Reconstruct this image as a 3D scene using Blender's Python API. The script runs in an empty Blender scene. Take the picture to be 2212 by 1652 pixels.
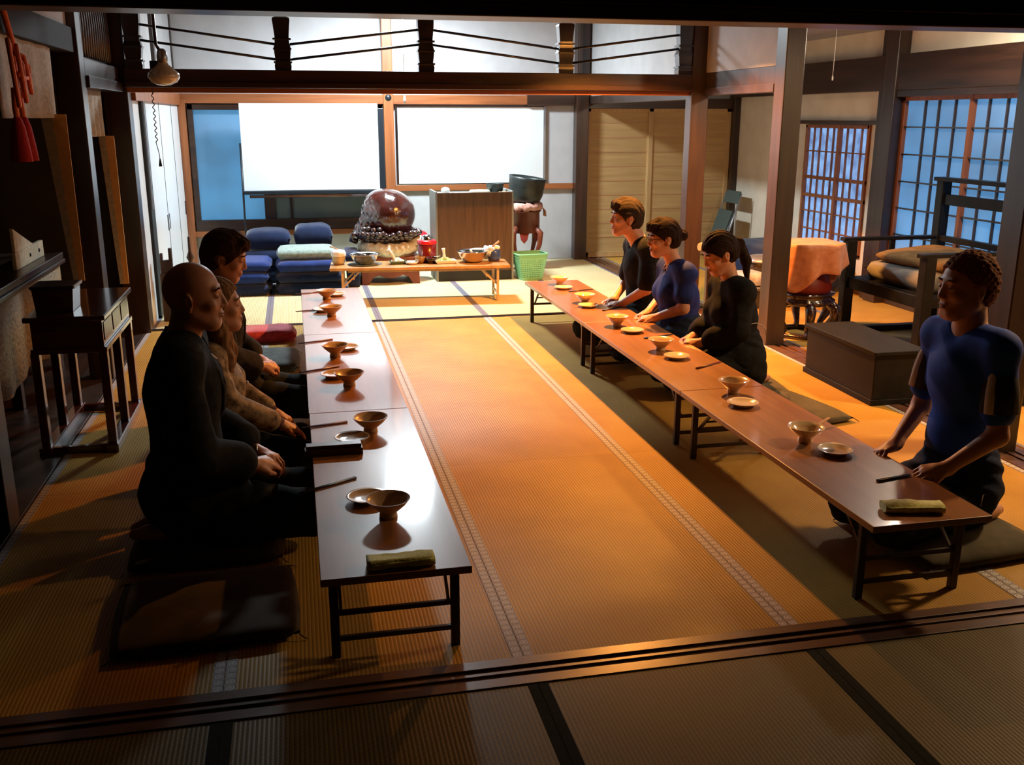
import bpy, bmesh, math, random
import numpy as np
from mathutils import Vector, Matrix
PI = math.pi
random.seed(7)
scene = bpy.context.scene
C = scene.collection

# ---------------------------------------------------------------- camera
cam_d = bpy.data.cameras.new('camera')
cam = bpy.data.objects.new('camera', cam_d)
C.objects.link(cam)
yaw, pitch, roll = 0.2168, 0.2666, 0.0012
fw = Vector((math.sin(yaw)*math.cos(pitch), math.cos(yaw)*math.cos(pitch), -math.sin(pitch)))
r0 = Vector((math.cos(yaw), -math.sin(yaw), 0))
u0 = r0.cross(fw)
rr = r0*math.cos(roll) + u0*math.sin(roll)
uu = -r0*math.sin(roll) + u0*math.cos(roll)
M = Matrix((rr, uu, -fw)).transposed().to_4x4()
M.translation = Vector((0, 0, 1.6272))
cam.matrix_world = M
cam_d.sensor_width = 36.0
cam_d.lens = 2097.27/2212*36
cam_d.clip_start = 0.05
cam_d.clip_end = 100
scene.camera = cam

# ---------------------------------------------------------------- view, world
vs = scene.view_settings
vs.view_transform = 'Standard'
vs.look = 'None'
vs.gamma = 1.0
vs.use_curve_mapping = False
vs.exposure = 0.0
w = bpy.data.worlds.new('dusk')
scene.world = w
w.use_nodes = True
w.node_tree.nodes['Background'].inputs[0].default_value = (0.10, 0.25, 0.6, 1)
w.node_tree.nodes['Background'].inputs[1].default_value = 0.12

# ---------------------------------------------------------------- lights (lamps of the rooms)
def light(name, kind, loc, energy, color, size=0.1, size_y=None, rot=None, spot=None, blend=0.4):
    d = bpy.data.lights.new(name, kind)
    d.energy = energy
    d.color = color
    if kind == 'AREA':
        d.shape = 'RECTANGLE' if size_y else 'DISK'
        d.size = size
        if size_y: d.size_y = size_y
    else:
        d.shadow_soft_size = size
    if kind == 'SPOT':
        d.spot_size = spot; d.spot_blend = blend
    o = bpy.data.objects.new(name, d)
    o.location = loc
    if rot: o.rotation_euler = rot
    C.objects.link(o)
    return o
LAMP_W = (1.10, 9.85, 2.88)     # cool white fluorescent in the back room
LAMP_O = (2.46, 6.78, 2.381)       # warm bulb over the right-hand table
LAMP_A = (4.50, 6.25, 2.235)       # warm white lamp in the side aisle
light('back_room_light', 'AREA', LAMP_W, 250, (0.84, 0.95, 1.0), 0.50)
light('warm_light', 'AREA', LAMP_O, 265, (1.0, 0.36, 0.06), 0.10)
light('aisle_light', 'POINT', LAMP_A, 42, (1.0, 0.82, 0.60), 0.06)
LAMP_B = (4.45, 3.75, 2.27)      # second aisle lamp, right of the view
light('near_aisle_light', 'AREA', LAMP_B, 82, (1.0, 0.62, 0.30), 0.22)

# ---------------------------------------------------------------- materials
MATS = {}
def newmat(name):
    m = bpy.data.materials.new(name)
    m.use_nodes = True
    MATS[name] = m
    nt = m.node_tree
    b = nt.nodes['Principled BSDF']
    return m, nt, b
def N(nt, t, **kw):
    n = nt.nodes.new(t)
    for k, v in kw.items():
        setattr(n, k, v)
    return n
def coords(nt, scale=(1, 1, 1), kind='Object', rot=(0, 0, 0)):
    tc = N(nt, 'ShaderNodeTexCoord')
    mp = N(nt, 'ShaderNodeMapping')
    mp.inputs['Scale'].default_value = scale
    mp.inputs['Rotation'].default_value = rot
    nt.links.new(tc.outputs[kind], mp.inputs[0])
    return mp.outputs[0]
def ramp(nt, fac, stops):
    r = N(nt, 'ShaderNodeValToRGB')
    e = r.color_ramp.elements
    while len(e) < len(stops): e.new(0.5)
    for i, (p, c) in enumerate(stops):
        e[i].position = p
        e[i].color = (*c, 1) if len(c) == 3 else c
    nt.links.new(fac, r.inputs[0])
    return r.outputs[0]
def bump(nt, b, h, strength=0.3, dist=0.01):
    n = N(nt, 'ShaderNodeBump')
    n.inputs['Strength'].default_value = strength
    n.inputs['Distance'].default_value = dist
    nt.links.new(h, n.inputs['Height'])
    nt.links.new(n.outputs[0], b.inputs['Normal'])
def noisy(name, c1, c2, rough=0.6, scale=8, bumps=0.15, spec=0.4, stretch=(1, 1, 1), coat=0, metal=0, detail=4, dist=0.004, sheen=0):
    m, nt, b = newmat(name)
    v = coords(nt, stretch)
    n = N(nt, 'ShaderNodeTexNoise')
    n.inputs['Scale'].default_value = scale
    n.inputs['Detail'].default_value = detail
    nt.links.new(v, n.inputs['Vector'])
    nt.links.new(ramp(nt, n.outputs['Fac'], [(0.32, c1), (0.68, c2)]), b.inputs['Base Color'])
    b.inputs['Roughness'].default_value = rough
    b.inputs['Specular IOR Level'].default_value = spec
    b.inputs['Metallic'].default_value = metal
    b.inputs['Coat Weight'].default_value = coat
    b.inputs['Coat Roughness'].default_value = 0.08
    b.inputs['Sheen Weight'].default_value = sheen
    if bumps: bump(nt, b, n.outputs['Fac'], bumps, dist)
    return m
def wood(name, c1, c2, rough=0.35, axis=1, scale=1.0, coat=0.0, spec=0.5, bumps=0.05, croug=0.1):
    m, nt, b = newmat(name)
    s = [18*scale, 18*scale, 18*scale]; s[axis] = 1.2*scale
    v = coords(nt, tuple(s))
    n = N(nt, 'ShaderNodeTexNoise')
    n.inputs['Scale'].default_value = 1.0
    n.inputs['Detail'].default_value = 6
    n.inputs['Distortion'].default_value = 0.6
    nt.links.new(v, n.inputs['Vector'])
    nt.links.new(ramp(nt, n.outputs['Fac'], [(0.3, c1), (0.72, c2)]), b.inputs['Base Color'])
    b.inputs['Roughness'].default_value = rough
    b.inputs['Specular IOR Level'].default_value = spec
    b.inputs['Coat Weight'].default_value = coat
    b.inputs['Coat Roughness'].default_value = croug
    bump(nt, b, n.outputs['Fac'], bumps, 0.003)
    return m
def flat(name, c, rough=0.5, metal=0, spec=0.5, emit=None, es=0, trans=0, coat=0, ior=1.45):
    m, nt, b = newmat(name)
    b.inputs['Base Color'].default_value = (*c, 1)
    b.inputs['Roughness'].default_value = rough
    b.inputs['Metallic'].default_value = metal
    b.inputs['Specular IOR Level'].default_value = spec
    b.inputs['Transmission Weight'].default_value = trans
    b.inputs['Coat Weight'].default_value = coat
    b.inputs['IOR'].default_value = ior
    if emit:
        b.inputs['Emission Color'].default_value = (*emit, 1)
        b.inputs['Emission Strength'].default_value = es
    return m
def tatami_mat(name, c1, c2):
    m, nt, b = newmat(name)
    v = coords(nt)
    wv = N(nt, 'ShaderNodeTexWave', wave_type='BANDS', bands_direction='X', wave_profile='SIN')
    wv.inputs['Scale'].default_value = 2*PI/(20*0.0128)
    nt.links.new(v, wv.inputs['Vector'])
    w2 = N(nt, 'ShaderNodeTexWave', wave_type='BANDS', bands_direction='Y', wave_profile='SIN')
    w2.inputs['Scale'].default_value = 2*PI/(20*0.006)
    nt.links.new(v, w2.inputs['Vector'])
    n = N(nt, 'ShaderNodeTexNoise')
    n.inputs['Scale'].default_value = 2.2
    n.inputs['Detail'].default_value = 5
    nt.links.new(v, n.inputs['Vector'])
    mx = N(nt, 'ShaderNodeMix', data_type='FLOAT')
    mx.inputs[0].default_value = 0.25
    nt.links.new(wv.outputs['Fac'], mx.inputs[2])
    nt.links.new(w2.outputs['Fac'], mx.inputs[3])
    col = ramp(nt, n.outputs['Fac'], [(0.3, c1), (0.7, c2)])
    dk = N(nt, 'ShaderNodeMix', data_type='RGBA', blend_type='MULTIPLY')
    sh = ramp(nt, wv.outputs['Fac'], [(0.0, (0.38, 0.34, 0.30)), (0.22, (1, 1, 1))])
    dk.inputs[0].default_value = 0.8
    nt.links.new(col, dk.inputs[6]); nt.links.new(sh, dk.inputs[7])
    nt.links.new(dk.outputs[2], b.inputs['Base Color'])
    b.inputs['Roughness'].default_value = 0.50
    b.inputs['Specular IOR Level'].default_value = 0.18
    bump(nt, b, mx.outputs[0], 0.4, 0.0018)
    return m
def heri_mat(name, base, line):
    # woven cloth border with a repeating scalloped figure and dark outlines
    m, nt, b = newmat(name)
    v = coords(nt, (1/0.034, 1/0.034, 1))
    sx = N(nt, 'ShaderNodeSeparateXYZ'); nt.links.new(v, sx.inputs[0])
    def mth(op, a, c=None):
        n = N(nt, 'ShaderNodeMath', operation=op)
        for i, q in enumerate((a, c)):
            if q is None: continue
            if isinstance(q, (int, float)): n.inputs[i].default_value = q
            else: nt.links.new(q, n.inputs[i])
        return n.outputs[0]
    u = sx.outputs[0]; t = sx.outputs[1]
    a = mth('ABSOLUTE', mth('SUBTRACT', mth('FRACT', mth('ADD', t, 0.0)), 0.5))   # 0..0.5
    uu2 = mth('ABSOLUTE', u)
    # circles (petals) in each cell
    d2 = mth('SQRT', mth('ADD', mth('MULTIPLY', a, a), mth('MULTIPLY', uu2, uu2)))
    ring = mth('ABSOLUTE', mth('SUBTRACT', d2, 0.46))
    ring2 = mth('ABSOLUTE', mth('SUBTRACT', d2, 0.22))
    rr_ = mth('MINIMUM', ring, mth('ADD', ring2, 0.02))
    col0 = ramp(nt, rr_, [(0.02, line), (0.085, base)])
    edge = N(nt, 'ShaderNodeMix', data_type='RGBA'); nt.links.new(mth('GREATER_THAN', d2, 0.49), edge.inputs[0])
    nt.links.new(col0, edge.inputs[6]); edge.inputs[7].default_value = (*[q*2.2 for q in line], 1)
    col = edge.outputs[2]
    nt.links.new(col, b.inputs['Base Color'])
    b.inputs['Roughness'].default_value = 0.6
    bump(nt, b, rr_, 0.4, 0.004)
    return m

wood('dark_timber', (0.016, 0.007, 0.004), (0.050, 0.021, 0.011), 0.33, axis=2, coat=0.25, croug=0.3)
wood('dark_timber_x', (0.018, 0.008, 0.005), (0.055, 0.024, 0.013), 0.30, axis=0, coat=0.3, croug=0.25)
wood('dark_timber_y', (0.016, 0.007, 0.004), (0.050, 0.021, 0.011), 0.33, axis=1, coat=0.25, croug=0.3)
wood('red_timber', (0.022, 0.012, 0.009), (0.050, 0.027, 0.019), 0.38, axis=2, coat=0.2, croug=0.3)
wood('red_timber_x', (0.20, 0.060, 0.018), (0.36, 0.12, 0.040), 0.42, axis=0)
wood('orange_timber', (0.20, 0.060, 0.018), (0.36, 0.12, 0.040), 0.42, axis=2)
wood('header_timber', (0.010, 0.006, 0.005), (0.028, 0.015, 0.011), 0.40, axis=0)
wood('matte_timber', (0.010, 0.006, 0.004), (0.024, 0.014, 0.010), 0.7, axis=1, spec=0.15)
wood('ceiling_board', (0.05, 0.035, 0.025), (0.11, 0.08, 0.055), 0.55, axis=1, scale=0.5)
wood('sill_timber', (0.07, 0.032, 0.018), (0.15, 0.070, 0.040), 0.36, axis=0, coat=0.15, croug=0.25)
wood('table_top', (0.27, 0.105, 0.028), (0.40, 0.17, 0.05), 0.36, axis=1, coat=0.75, spec=0.5, bumps=0.015, croug=0.085)
wood('table_edge', (0.10, 0.035, 0.014), (0.18, 0.07, 0.03), 0.4, axis=1)
flat('table_leg', (0.035, 0.024, 0.016), 0.42)
wood('serving_top', (0.33, 0.17, 0.055), (0.52, 0.29, 0.10), 0.35, axis=0, coat=0.3)
tatami_mat('tatami', (0.45, 0.25, 0.045), (0.60, 0.36, 0.075))  # straw pushed to orange: the warm lamplight is put into the colour
tatami_mat('tatami_back', (0.58, 0.54, 0.30), (0.70, 0.65, 0.38))  # paler copy of the straw, white lamplight put into its colour
tatami_mat('tatami_fore', (0.095, 0.067, 0.020), (0.130, 0.094, 0.030))  # darkened copy of the straw, the foreground's dimness put into its colour
heri_mat('patterned_border', (0.58, 0.55, 0.54), (0.15, 0.13, 0.13))
noisy('plain_border', (0.13, 0.12, 0.15), (0.18, 0.165, 0.21), 0.7, 60, 0.1)
noisy('dark_border', (0.006, 0.006, 0.003), (0.012, 0.011, 0.006), 0.9, 60, 0.1, 0.1)
noisy('plaster', (0.43, 0.43, 0.445), (0.49, 0.49, 0.505), 0.85, 5, 0.05, 0.2)
noisy('cream_plaster', (0.66, 0.58, 0.46), (0.74, 0.66, 0.54), 0.85, 5, 0.05, 0.2)
noisy('dark_wall', (0.03, 0.022, 0.016), (0.05, 0.038, 0.028), 0.8, 3, 0.05, 0.2)
noisy('aisle_ceiling', (0.26, 0.27, 0.36), (0.42, 0.43, 0.54), 0.6, 6, 0.2, 0.3, (1, 6, 1))  # blue-grey boards: bluish window light is part of this colour

# ---------------------------------------------------------------- mesh helpers
class MB:
    def __init__(s):
        s.v = []; s.f = []; s.sm = []; s.mi = []
        s.cur = 0
    def add(s, vs_, fs, smooth=False):
        o = len(s.v)
        s.v += [tuple(p) for p in vs_]
        for f in fs:
            s.f.append(tuple(i+o for i in f)); s.sm.append(smooth); s.mi.append(s.cur)
        return s
    def box(s, x0, x1, y0, y1, z0, z1):
        v = [(x, y, z) for x in (x0, x1) for y in (y0, y1) for z in (z0, z1)]
        return s.add(v, [(0, 1, 3, 2), (4, 6, 7, 5), (0, 4, 5, 1), (2, 3, 7, 6), (0, 2, 6, 4), (1, 5, 7, 3)])
    def cbox(s, c, d, rot=None):
        v = [Vector((x*d[0]/2, y*d[1]/2, z*d[2]/2)) for x in (-1, 1) for y in (-1, 1) for z in (-1, 1)]
        if rot is not None: v = [rot @ p for p in v]
        v = [p + Vector(c) for p in v]
        return s.add(v, [(0, 1, 3, 2), (4, 6, 7, 5), (0, 4, 5, 1), (2, 3, 7, 6), (0, 2, 6, 4), (1, 5, 7, 3)])
    def bar(s, a, b, w_, h_, up=(0, 0, 1)):
        a = Vector(a); b = Vector(b); d = (b-a)
        L = d.length; d.normalize()
        upv = Vector(up)
        if abs(d.dot(upv)) > 0.99: upv = Vector((0, 1, 0))
        sx = d.cross(upv).normalized(); sz = sx.cross(d).normalized()
        rot = Matrix((sx, d, sz)).transposed()
        return s.cbox((a+b)/2, (w_, L, h_), rot)
    def tube(s, pts, r, n=10, caps=True, closed=False):
        pts = [Vector(p) for p in pts]
        rs = r if isinstance(r, (list, tuple)) else [r]*len(pts)
        rings = []
        prev = None
        for i, p in enumerate(pts):
            if closed: t = pts[(i+1) % len(pts)] - pts[i-1]
            elif i == 0: t = pts[1]-pts[0]
            elif i == len(pts)-1: t = pts[-1]-pts[-2]
            else: t = pts[i+1]-pts[i-1]
            t.normalize()
            if prev is None:
                a = Vector((0, 0, 1)) if abs(t.z) < 0.9 else Vector((1, 0, 0))
                prev = t.cross(a).normalized()
            else:
                prev = (prev - t*prev.dot(t)).normalized()
            q = t.cross(prev)
            rings.append([p + (prev*math.cos(2*PI*k/n) + q*math.sin(2*PI*k/n))*rs[i] for k in range(n)])
        o = []
        for rg in rings: o += rg
        f = []
        m_ = len(rings)
        for i in range(m_ if closed else m_-1):
            j = (i+1) % m_
            for k in range(n):
                k2 = (k+1) % n
                f.append((i*n+k, i*n+k2, j*n+k2, j*n+k))
        s.add(o, f, True)
        if caps and not closed:
            s.add(rings[0], [tuple(range(n))[::-1]]); s.add(rings[-1], [tuple(range(n))])
        return s
    def lathe(s, prof, c=(0, 0, 0), n=32, caps=True, wob=None):
        o = []
        for (r, z) in prof:
            for k in range(n):
                a = 2*PI*k/n
                q = r*(wob(a, z) if wob else 1)
                o.append((c[0]+q*math.cos(a), c[1]+q*math.sin(a), c[2]+z))
        f = []
        for i in range(len(prof)-1):
            for k in range(n):
                k2 = (k+1) % n
                f.append((i*n+k, i*n+k2, (i+1)*n+k2, (i+1)*n+k))
        s.add(o, f, True)
        if caps:
            if prof[0][0] > 1e-4: s.add(o[:n], [tuple(range(n))[::-1]])
            if prof[-1][0] > 1e-4: s.add(o[-n:], [tuple(range(n))])
        return s
    def ell(s, c, r, n=24, m_=14, rot=None):
        vs_ = []
        for i in range(m_+1):
            t = PI*i/m_
            for k in range(n):
                a = 2*PI*k/n
                p = Vector((r[0]*math.sin(t)*math.cos(a), r[1]*math.sin(t)*math.sin(a), -r[2]*math.cos(t)))
                if rot is not None: p = rot @ p
                vs_.append(p+Vector(c))
        f = []
        for i in range(m_):
            for k in range(n):
                k2 = (k+1) % n
                f.append((i*n+k, i*n+k2, (i+1)*n+k2, (i+1)*n+k))
        return s.add(vs_, f, True)
    def pillow(s, x0, x1, y0, y1, z0, z1, n=14, e=0.45, noise=0.0, seed=0, rot=None, c=None):
        # soft cushion: superellipse in plan, swelling to the middle
        rnd = random.Random(seed)
        ph = [rnd.uniform(0, 6) for _ in range(6)]
        cx, cy, cz = (x0+x1)/2, (y0+y1)/2, (z0+z1)/2
        hx, hy, hz = (x1-x0)/2, (y1-y0)/2, (z1-z0)/2
        top = []; bot = []
        for i in range(n+1):
            for j in range(n+1):
                u = -1+2*i/n; v = -1+2*j/n
                k = (max(0.0, 1-abs(u)**4)*max(0.0, 1-abs(v)**4))**e
                wz = noise*(math.sin(5*u+ph[0])*math.sin(4*v+ph[1]) + 0.5*math.sin(11*u+ph[2]+3*v))
                sq = 1-0.045*(u*u*v*v)
                p = Vector((u*hx*sq, v*hy*sq, hz*k*(1+wz)))
                q = Vector((u*hx*sq, v*hy*sq, -hz*min(1, k*1.5)))
                top.append(p); bot.append(q)
        if rot is not None:
            top = [rot @ p for p in top]; bot = [rot @ p for p in bot]
        cc = Vector((cx, cy, cz)) if c is None else Vector(c)
        m_ = (n+1)*(n+1)
        vs_ = [p+cc for p in top]+[p+cc for p in bot]
        f = []
        for i in range(n):
            for j in range(n):
                a = i*(n+1)+j
                f.append((a, a+n+1, a+n+2, a+1))
                f.append((m_+a, m_+a+1, m_+a+n+2, m_+a+n+1))
        return s.add(vs_, f, True)
    def prism(s, poly, axis, a, b):
        # poly of 2-D points extruded along axis from a to b
        def P(p, t):
            q = [0, 0, 0]; ax = 'xyz'.index(axis)
            o = [i for i in range(3) if i != ax]
            q[ax] = t; q[o[0]] = p[0]; q[o[1]] = p[1]
            return tuple(q)
        n = len(poly)
        v = [P(p, a) for p in poly]+[P(p, b) for p in poly]
        f = [tuple(range(n))[::-1], tuple(range(n, 2*n))]
        for i in range(n):
            j = (i+1) % n
            f.append((i, j, n+j, n+i))
        return s.add(v, f)
    def obj(s, name, mat, parent=None, bevel=0.0, seg=2, loc=None, subsurf=0):
        me = bpy.data.meshes.new(name)
        me.from_pydata(s.v, [], s.f)
        me.polygons.foreach_set('use_smooth', s.sm)
        mats = mat if isinstance(mat, (list, tuple)) else [mat]
        for m_ in mats:
            me.materials.append(MATS[m_])
        me.polygons.foreach_set('material_index', s.mi)
        bm = bmesh.new(); bm.from_mesh(me)
        bmesh.ops.remove_doubles(bm, verts=bm.verts, dist=1e-5)
        bmesh.ops.recalc_face_normals(bm, faces=bm.faces)
        bm.to_mesh(me); bm.free()
        me.update()
        o = bpy.data.objects.new(name, me)
        C.objects.link(o)
        if parent is not None: o.parent = parent
        if loc is not None: o.location = loc
        if bevel:
            b_ = o.modifiers.new('bevel', 'BEVEL')
            b_.width = bevel; b_.segments = seg; b_.limit_method = 'ANGLE'; b_.angle_limit = 0.7
        if subsurf:
            q = o.modifiers.new('sub', 'SUBSURF'); q.levels = subsurf; q.render_levels = subsurf
        return o
def tag(o, label, cat, group=None):
    o['label'] = label; o['category'] = cat
    if group: o['group'] = group
    return o
def struct(o):
    o['kind'] = 'structure'
    return o
def thing(name, label, cat, loc=(0, 0, 0), rz=0.0, group=None):
    o = bpy.data.objects.new(name, None)
    C.objects.link(o)
    o.location = loc; o.rotation_euler = (0, 0, rz)
    o.empty_display_size = 0.1
    return tag(o, label, cat, group)
def dup(root, loc, rz, label, group=None):
    r = root.copy(); C.objects.link(r)
    r.location = loc; r.rotation_euler = (0, 0, rz); r['label'] = label
    if group: r['group'] = group
    for ch in list(root.children):
        c = ch.copy(); C.objects.link(c); c.parent = r
        for g in list(ch.children):
            d = g.copy(); C.objects.link(d); d.parent = c
    return r
TN = [0]
def trim(mb, mat, bevel=0.004):
    TN[0] += 1
    return struct(mb.obj('trim_%d' % TN[0], mat, None, bevel))

# ================================================================ ROOM SHELL
XL, XR, YT, YM, YB, XW = -1.20, 3.33, 2.63, 7.90, 11.20, 5.20
# floor boards beneath everything
struct(MB().box(-3.2, 6.0, -1.6, 11.6, -0.25, -0.045).obj('floor', 'dark_timber_y'))

# --- tatami mats
def make_tatami(name, W, L, matn, bord, bw, label, sides=(1, 1)):
    t = thing(name, label, 'mat', (0, 0, 0))
    MB().box(-W/2+0.0008, W/2-0.0008, 0.0008, L-0.0008, -0.045, 0.0).obj('mat_body', matn, t)
    for s_, on in zip((-1, 1), sides):
        if not on: continue
        x = s_*(W/2-bw/2-0.001)
        o = MB().box(-bw/2, bw/2, 0.001, L-0.001, -0.02, 0.0016).obj('cloth_border', bord, t)
        o.location = (x, 0, 0)
    return t
cols5 = ['leftmost', 'second from left', 'middle', 'fourth from left', 'rightmost']
rows3 = ['nearest row', 'middle row', 'far row']
WT = 0.906; LT = (YM-YT)/3
t0 = None
for i in range(5):
    for j in range(3):
        x = -0.74+WT*i; y = YT+LT*j
        lab = 'straw mat with patterned borders, main room, %s column, %s' % (cols5[i], rows3[j])
        if t0 is None:
            t0 = make_tatami('tatami_mat', WT, LT, 'tatami', 'patterned_border', 0.034, lab)
            t0.location = (x, y, 0); t0['group'] = 'tatami mats of the main room'
        else:
            dup(t0, (x, y, 0), 0, lab, 'tatami mats of the main room')
# back room mats
t0 = None
LB = (YB-0.02-(YM+0.075))/2
for i in range(5):
    for j in range(2):
        x = -0.72+0.9*i - (0.0 if i < 4 else 0); y = YM+0.075+LB*j
        lab = 'pale tatami mat with plain purple-grey borders, %s column, %s half of back room' % (cols5[i], ('near', 'far')[j])
        if t0 is None:
            t0 = make_tatami('tatami_mat', 0.9, LB, 'tatami_back', 'plain_border', 0.027, lab)
            t0.location = (x, y, 0); t0['group'] = 'tatami mats of the back room'
        else:
            dup(t0, (x, y, 0), 0, lab, 'tatami mats of the back room')
# foreground mats (run past the camera)
t0 = None
for i in range(6):
    x = -1.65+WT*i+0.01
    nm = ['outermost left', 'far left', 'left of centre', 'right of centre', 'far right', 'outermost right'][i]
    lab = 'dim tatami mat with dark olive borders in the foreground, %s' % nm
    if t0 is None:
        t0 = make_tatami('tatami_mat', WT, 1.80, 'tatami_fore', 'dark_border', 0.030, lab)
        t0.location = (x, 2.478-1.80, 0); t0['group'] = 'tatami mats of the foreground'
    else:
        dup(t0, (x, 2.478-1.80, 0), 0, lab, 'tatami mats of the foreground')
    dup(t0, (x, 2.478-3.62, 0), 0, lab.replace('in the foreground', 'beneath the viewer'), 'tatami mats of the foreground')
# side aisle mats
t0 = None
for j in range(5):
    y = 2.9+1.66*j
    for k in range(2):
        x = 3.55+0.43+0.83*k
        lab = 'aisle tatami mat, %s row from the near end, %s side' % (['first', 'second', 'third', 'fourth', 'fifth'][j], ('post', 'window')[k])
        if t0 is None:
            t0 = make_tatami('tatami_mat', 0.83, 1.66, 'tatami', 'plain_border', 0.025, lab)
            t0.location = (x, y, 0); t0['group'] = 'tatami mats of the side aisle'
        else:
            dup(t0, (x, y, 0), 0, lab, 'tatami mats of the side aisle')

# --- sills in the floor
def sill(x0, x1, y0, y1, along, mat='sill_timber', grooves=2):
    b = MB()
    b.box(x0, x1, y0, y1, -0.045, -0.004)
    if along == 'x':
        w_ = y1-y0
        b.box(x0, x1, y0, y0+w_*0.30, -0.006, 0.004)
        b.box(x0, x1, y1-w_*0.30, y1, -0.006, 0.004)
        b.box(x0, x1, y0+w_*0.45, y0+w_*0.55, -0.006, 0.003)
    else:
        w_ = x1-x0
        b.box(x0, x0+w_*0.30, y0, y1, -0.006, 0.004)
        b.box(x1-w_*0.30, x1, y0, y1, -0.006, 0.004)
        b.box(x0+w_*0.45, x0+w_*0.55, y0, y1, -0.006, 0.003)
    return trim(b, mat, 0.001)
sill(-3.0, 5.2, 2.48, YT, 'x')
sill(XL, 3.55, YM, YM+0.075, 'x', 'matte_timber')
sill(3.34, 3.545, 2.63, 11.2, 'y')
b = MB().box(-1.42, XL+0.002, 2.63, 11.2, -0.045, 0.006)
trim(b, 'red_timber')
b = MB().box(-3.0, -1.42, 2.63, 11.2, -0.045, 0.0)
trim(b, 'dark_timber_y')

# --- ceilings and walls
def ceil_box(x0, x1, y0, y1, z, mat='ceiling_board'):
    b = MB().box(x0, x1, y0, y1, z, z+0.06)
    return b
struct(ceil_box(-3.2, 5.3, -1.6, 2.6, 2.55).obj('ceiling', 'ceiling_board'))
struct(ceil_box(-3.2, 3.40, 2.6, 7.95, 2.85).obj('ceiling', 'ceiling_board'))
struct(ceil_box(-1.5, 5.3, 7.95, 11.4, 3.45).obj('ceiling', 'ceiling_board'))
struct(ceil_box(3.42, 5.3, 2.6, 7.95, 2.38).obj('ceiling', 'aisle_ceiling'))
struct(ceil_box(3.42, 5.3, 7.95, 11.3, 2.38).obj('ceiling', 'aisle_ceiling'))
struct(MB().box(-3.2, 5.3, -1.6, -1.5, -0.05, 2.6).obj('wall_behind', 'dark_wall'))
struct(MB().box(5.2, 5.3, -1.6, 2.62, -0.05, 2.6).obj('wall_right_near', 'dark_wall'))
struct(MB().box(-3.1, -3.0, -1.6, 7.9, -0.05, 2.9).obj('wall_left', 'dark_wall'))
struct(MB().box(-3.1, XL-0.03, 7.93, 8.03, -0.05, 2.9).obj('wall_left_far', 'dark_wall'))
# upper walls over the openings
struct(MB().box(-3.0, 5.2, 2.50, 2.58, 2.12, 2.86).obj('wall_header', 'dark_wall'))
struct(MB().box(XL-0.1, 3.42, 7.86, 7.92, 2.62, 3.46).obj('wall_over_transom', 'plaster'))
struct(MB().box(3.345, 3.415, 6.50, 7.86, 1.98, 2.86).obj('wall_right_upper', 'plaster'))
struct(MB().box(3.36, 3.42, 7.95, 11.2, 1.80, 3.46).obj('wall_right_back_upper', 'plaster'))
struct(MB().box(3.345, 3.415, 2.6, 6.44, 2.45, 2.86).obj('wall_right_near_upper', 'dark_wall'))

# back wall with the window opening
b = MB()
y0, y1 = YB, YB+0.08
wx0, wx1, wz0, wz1 = -1.07, 0.99, 0.42, 1.76
b.box(XL-0.05, wx0, y0, y1, 0, 3.45); b.box(wx1, 5.3, y0, y1, 0, 3.45)
b.box(wx0, wx1, y0, y1, 0, wz0); b.box(wx0, wx1, y0, y1, wz1, 3.45)
struct(b.obj('wall_back', 'plaster'))
# left wall of the back room
struct(MB().box(XL-0.05, XL+0.02, 8.03, 11.2, 1.86, 3.45).obj('wall_left_back_upper', 'plaster'))
struct(MB().box(-1.60, -1.54, 8.03, 11.2, 0, 1.9).obj('wall_left_back', 'plaster'))
# right wall of the aisle (windows in it)
b = MB()
x0, x1 = XW, XW+0.08
Yw = [(8.28, 9.44, 0.34, 1.56), (5.55, 7.80, 0.30, 1.80)]
b.box(x0, x1, 9.44, 11.3, 0, 2.4); b.box(x0, x1, 7.80, 8.28, 0, 2.4); b.box(x0, x1, 2.62, 5.55, 0, 2.4)
b.box(x0, x1, 8.28, 9.44, 0, 0.34); b.box(x0, x1, 8.28, 9.44, 1.56, 2.4)
b.box(x0, x1, 5.55, 7.80, 1.80, 2.4); b.box(x0, x1, 5.55, 7.80, 0, 0.30)
struct(b.obj('wall_right', 'cream_plaster'))
trim(MB().box(5.175, 5.2, 5.55, 7.80, 0.0, 0.30), 'red_timber')
for bb in ((5.17, 5.2, 8.1, 11.2),):
    struct(MB().box(bb[0], bb[1], bb[2], bb[3], 0, 0.05).obj('baseboard_right', 'dark_timber_y', None, 0.003))

# posts
def post(x0, x1, yy0, yy1, z1, mat='red_timber', z0=0.0):
    return trim(MB().box(x0, x1, yy0, yy1, z0, z1), mat, 0.006)
post(3.335, 3.48, 6.43, 6.58, 2.86)                       # right pillar
post(3.335, 3.48, 3.98, 4.13, 2.86)                       # nearest right pillar
post(3.225, 3.375, 7.80, 7.93, 2.62)                      # right pillar on the middle sill
post(3.19, 3.335, 11.06, 11.2, 3.4, 'dark_timber')         # right pillar at back wall
post(-1.33, -1.155, 7.84, 8.02, 2.62, 'dark_timber')      # left pillar on middle sill
post(-1.345, -1.20, 6.43, 6.58, 2.86, 'dark_timber')
post(-1.345, -1.20, 3.98, 4.13, 2.86, 'dark_timber')
post(XL+0.02, -1.08, 11.08, 11.2, 1.80, 'orange_timber')   # corner
post(1.0, 1.11, 11.10, 11.2, 3.4, 'orange_timber', 0.0)
post(3.76, 3.82, 11.17, 11.2, 3.4, 'red_timber', 1.9)
post(3.20, 3.24, 11.03, 11.06, 3.4, 'dark_timber', 1.88)
post(-1.178, -1.15, 9.55, 9.65, 3.4, 'red_timber', 1.88)
post(-1.178, -1.165, 11.14, 11.2, 3.4, 'dark_timber', 1.88)
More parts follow.
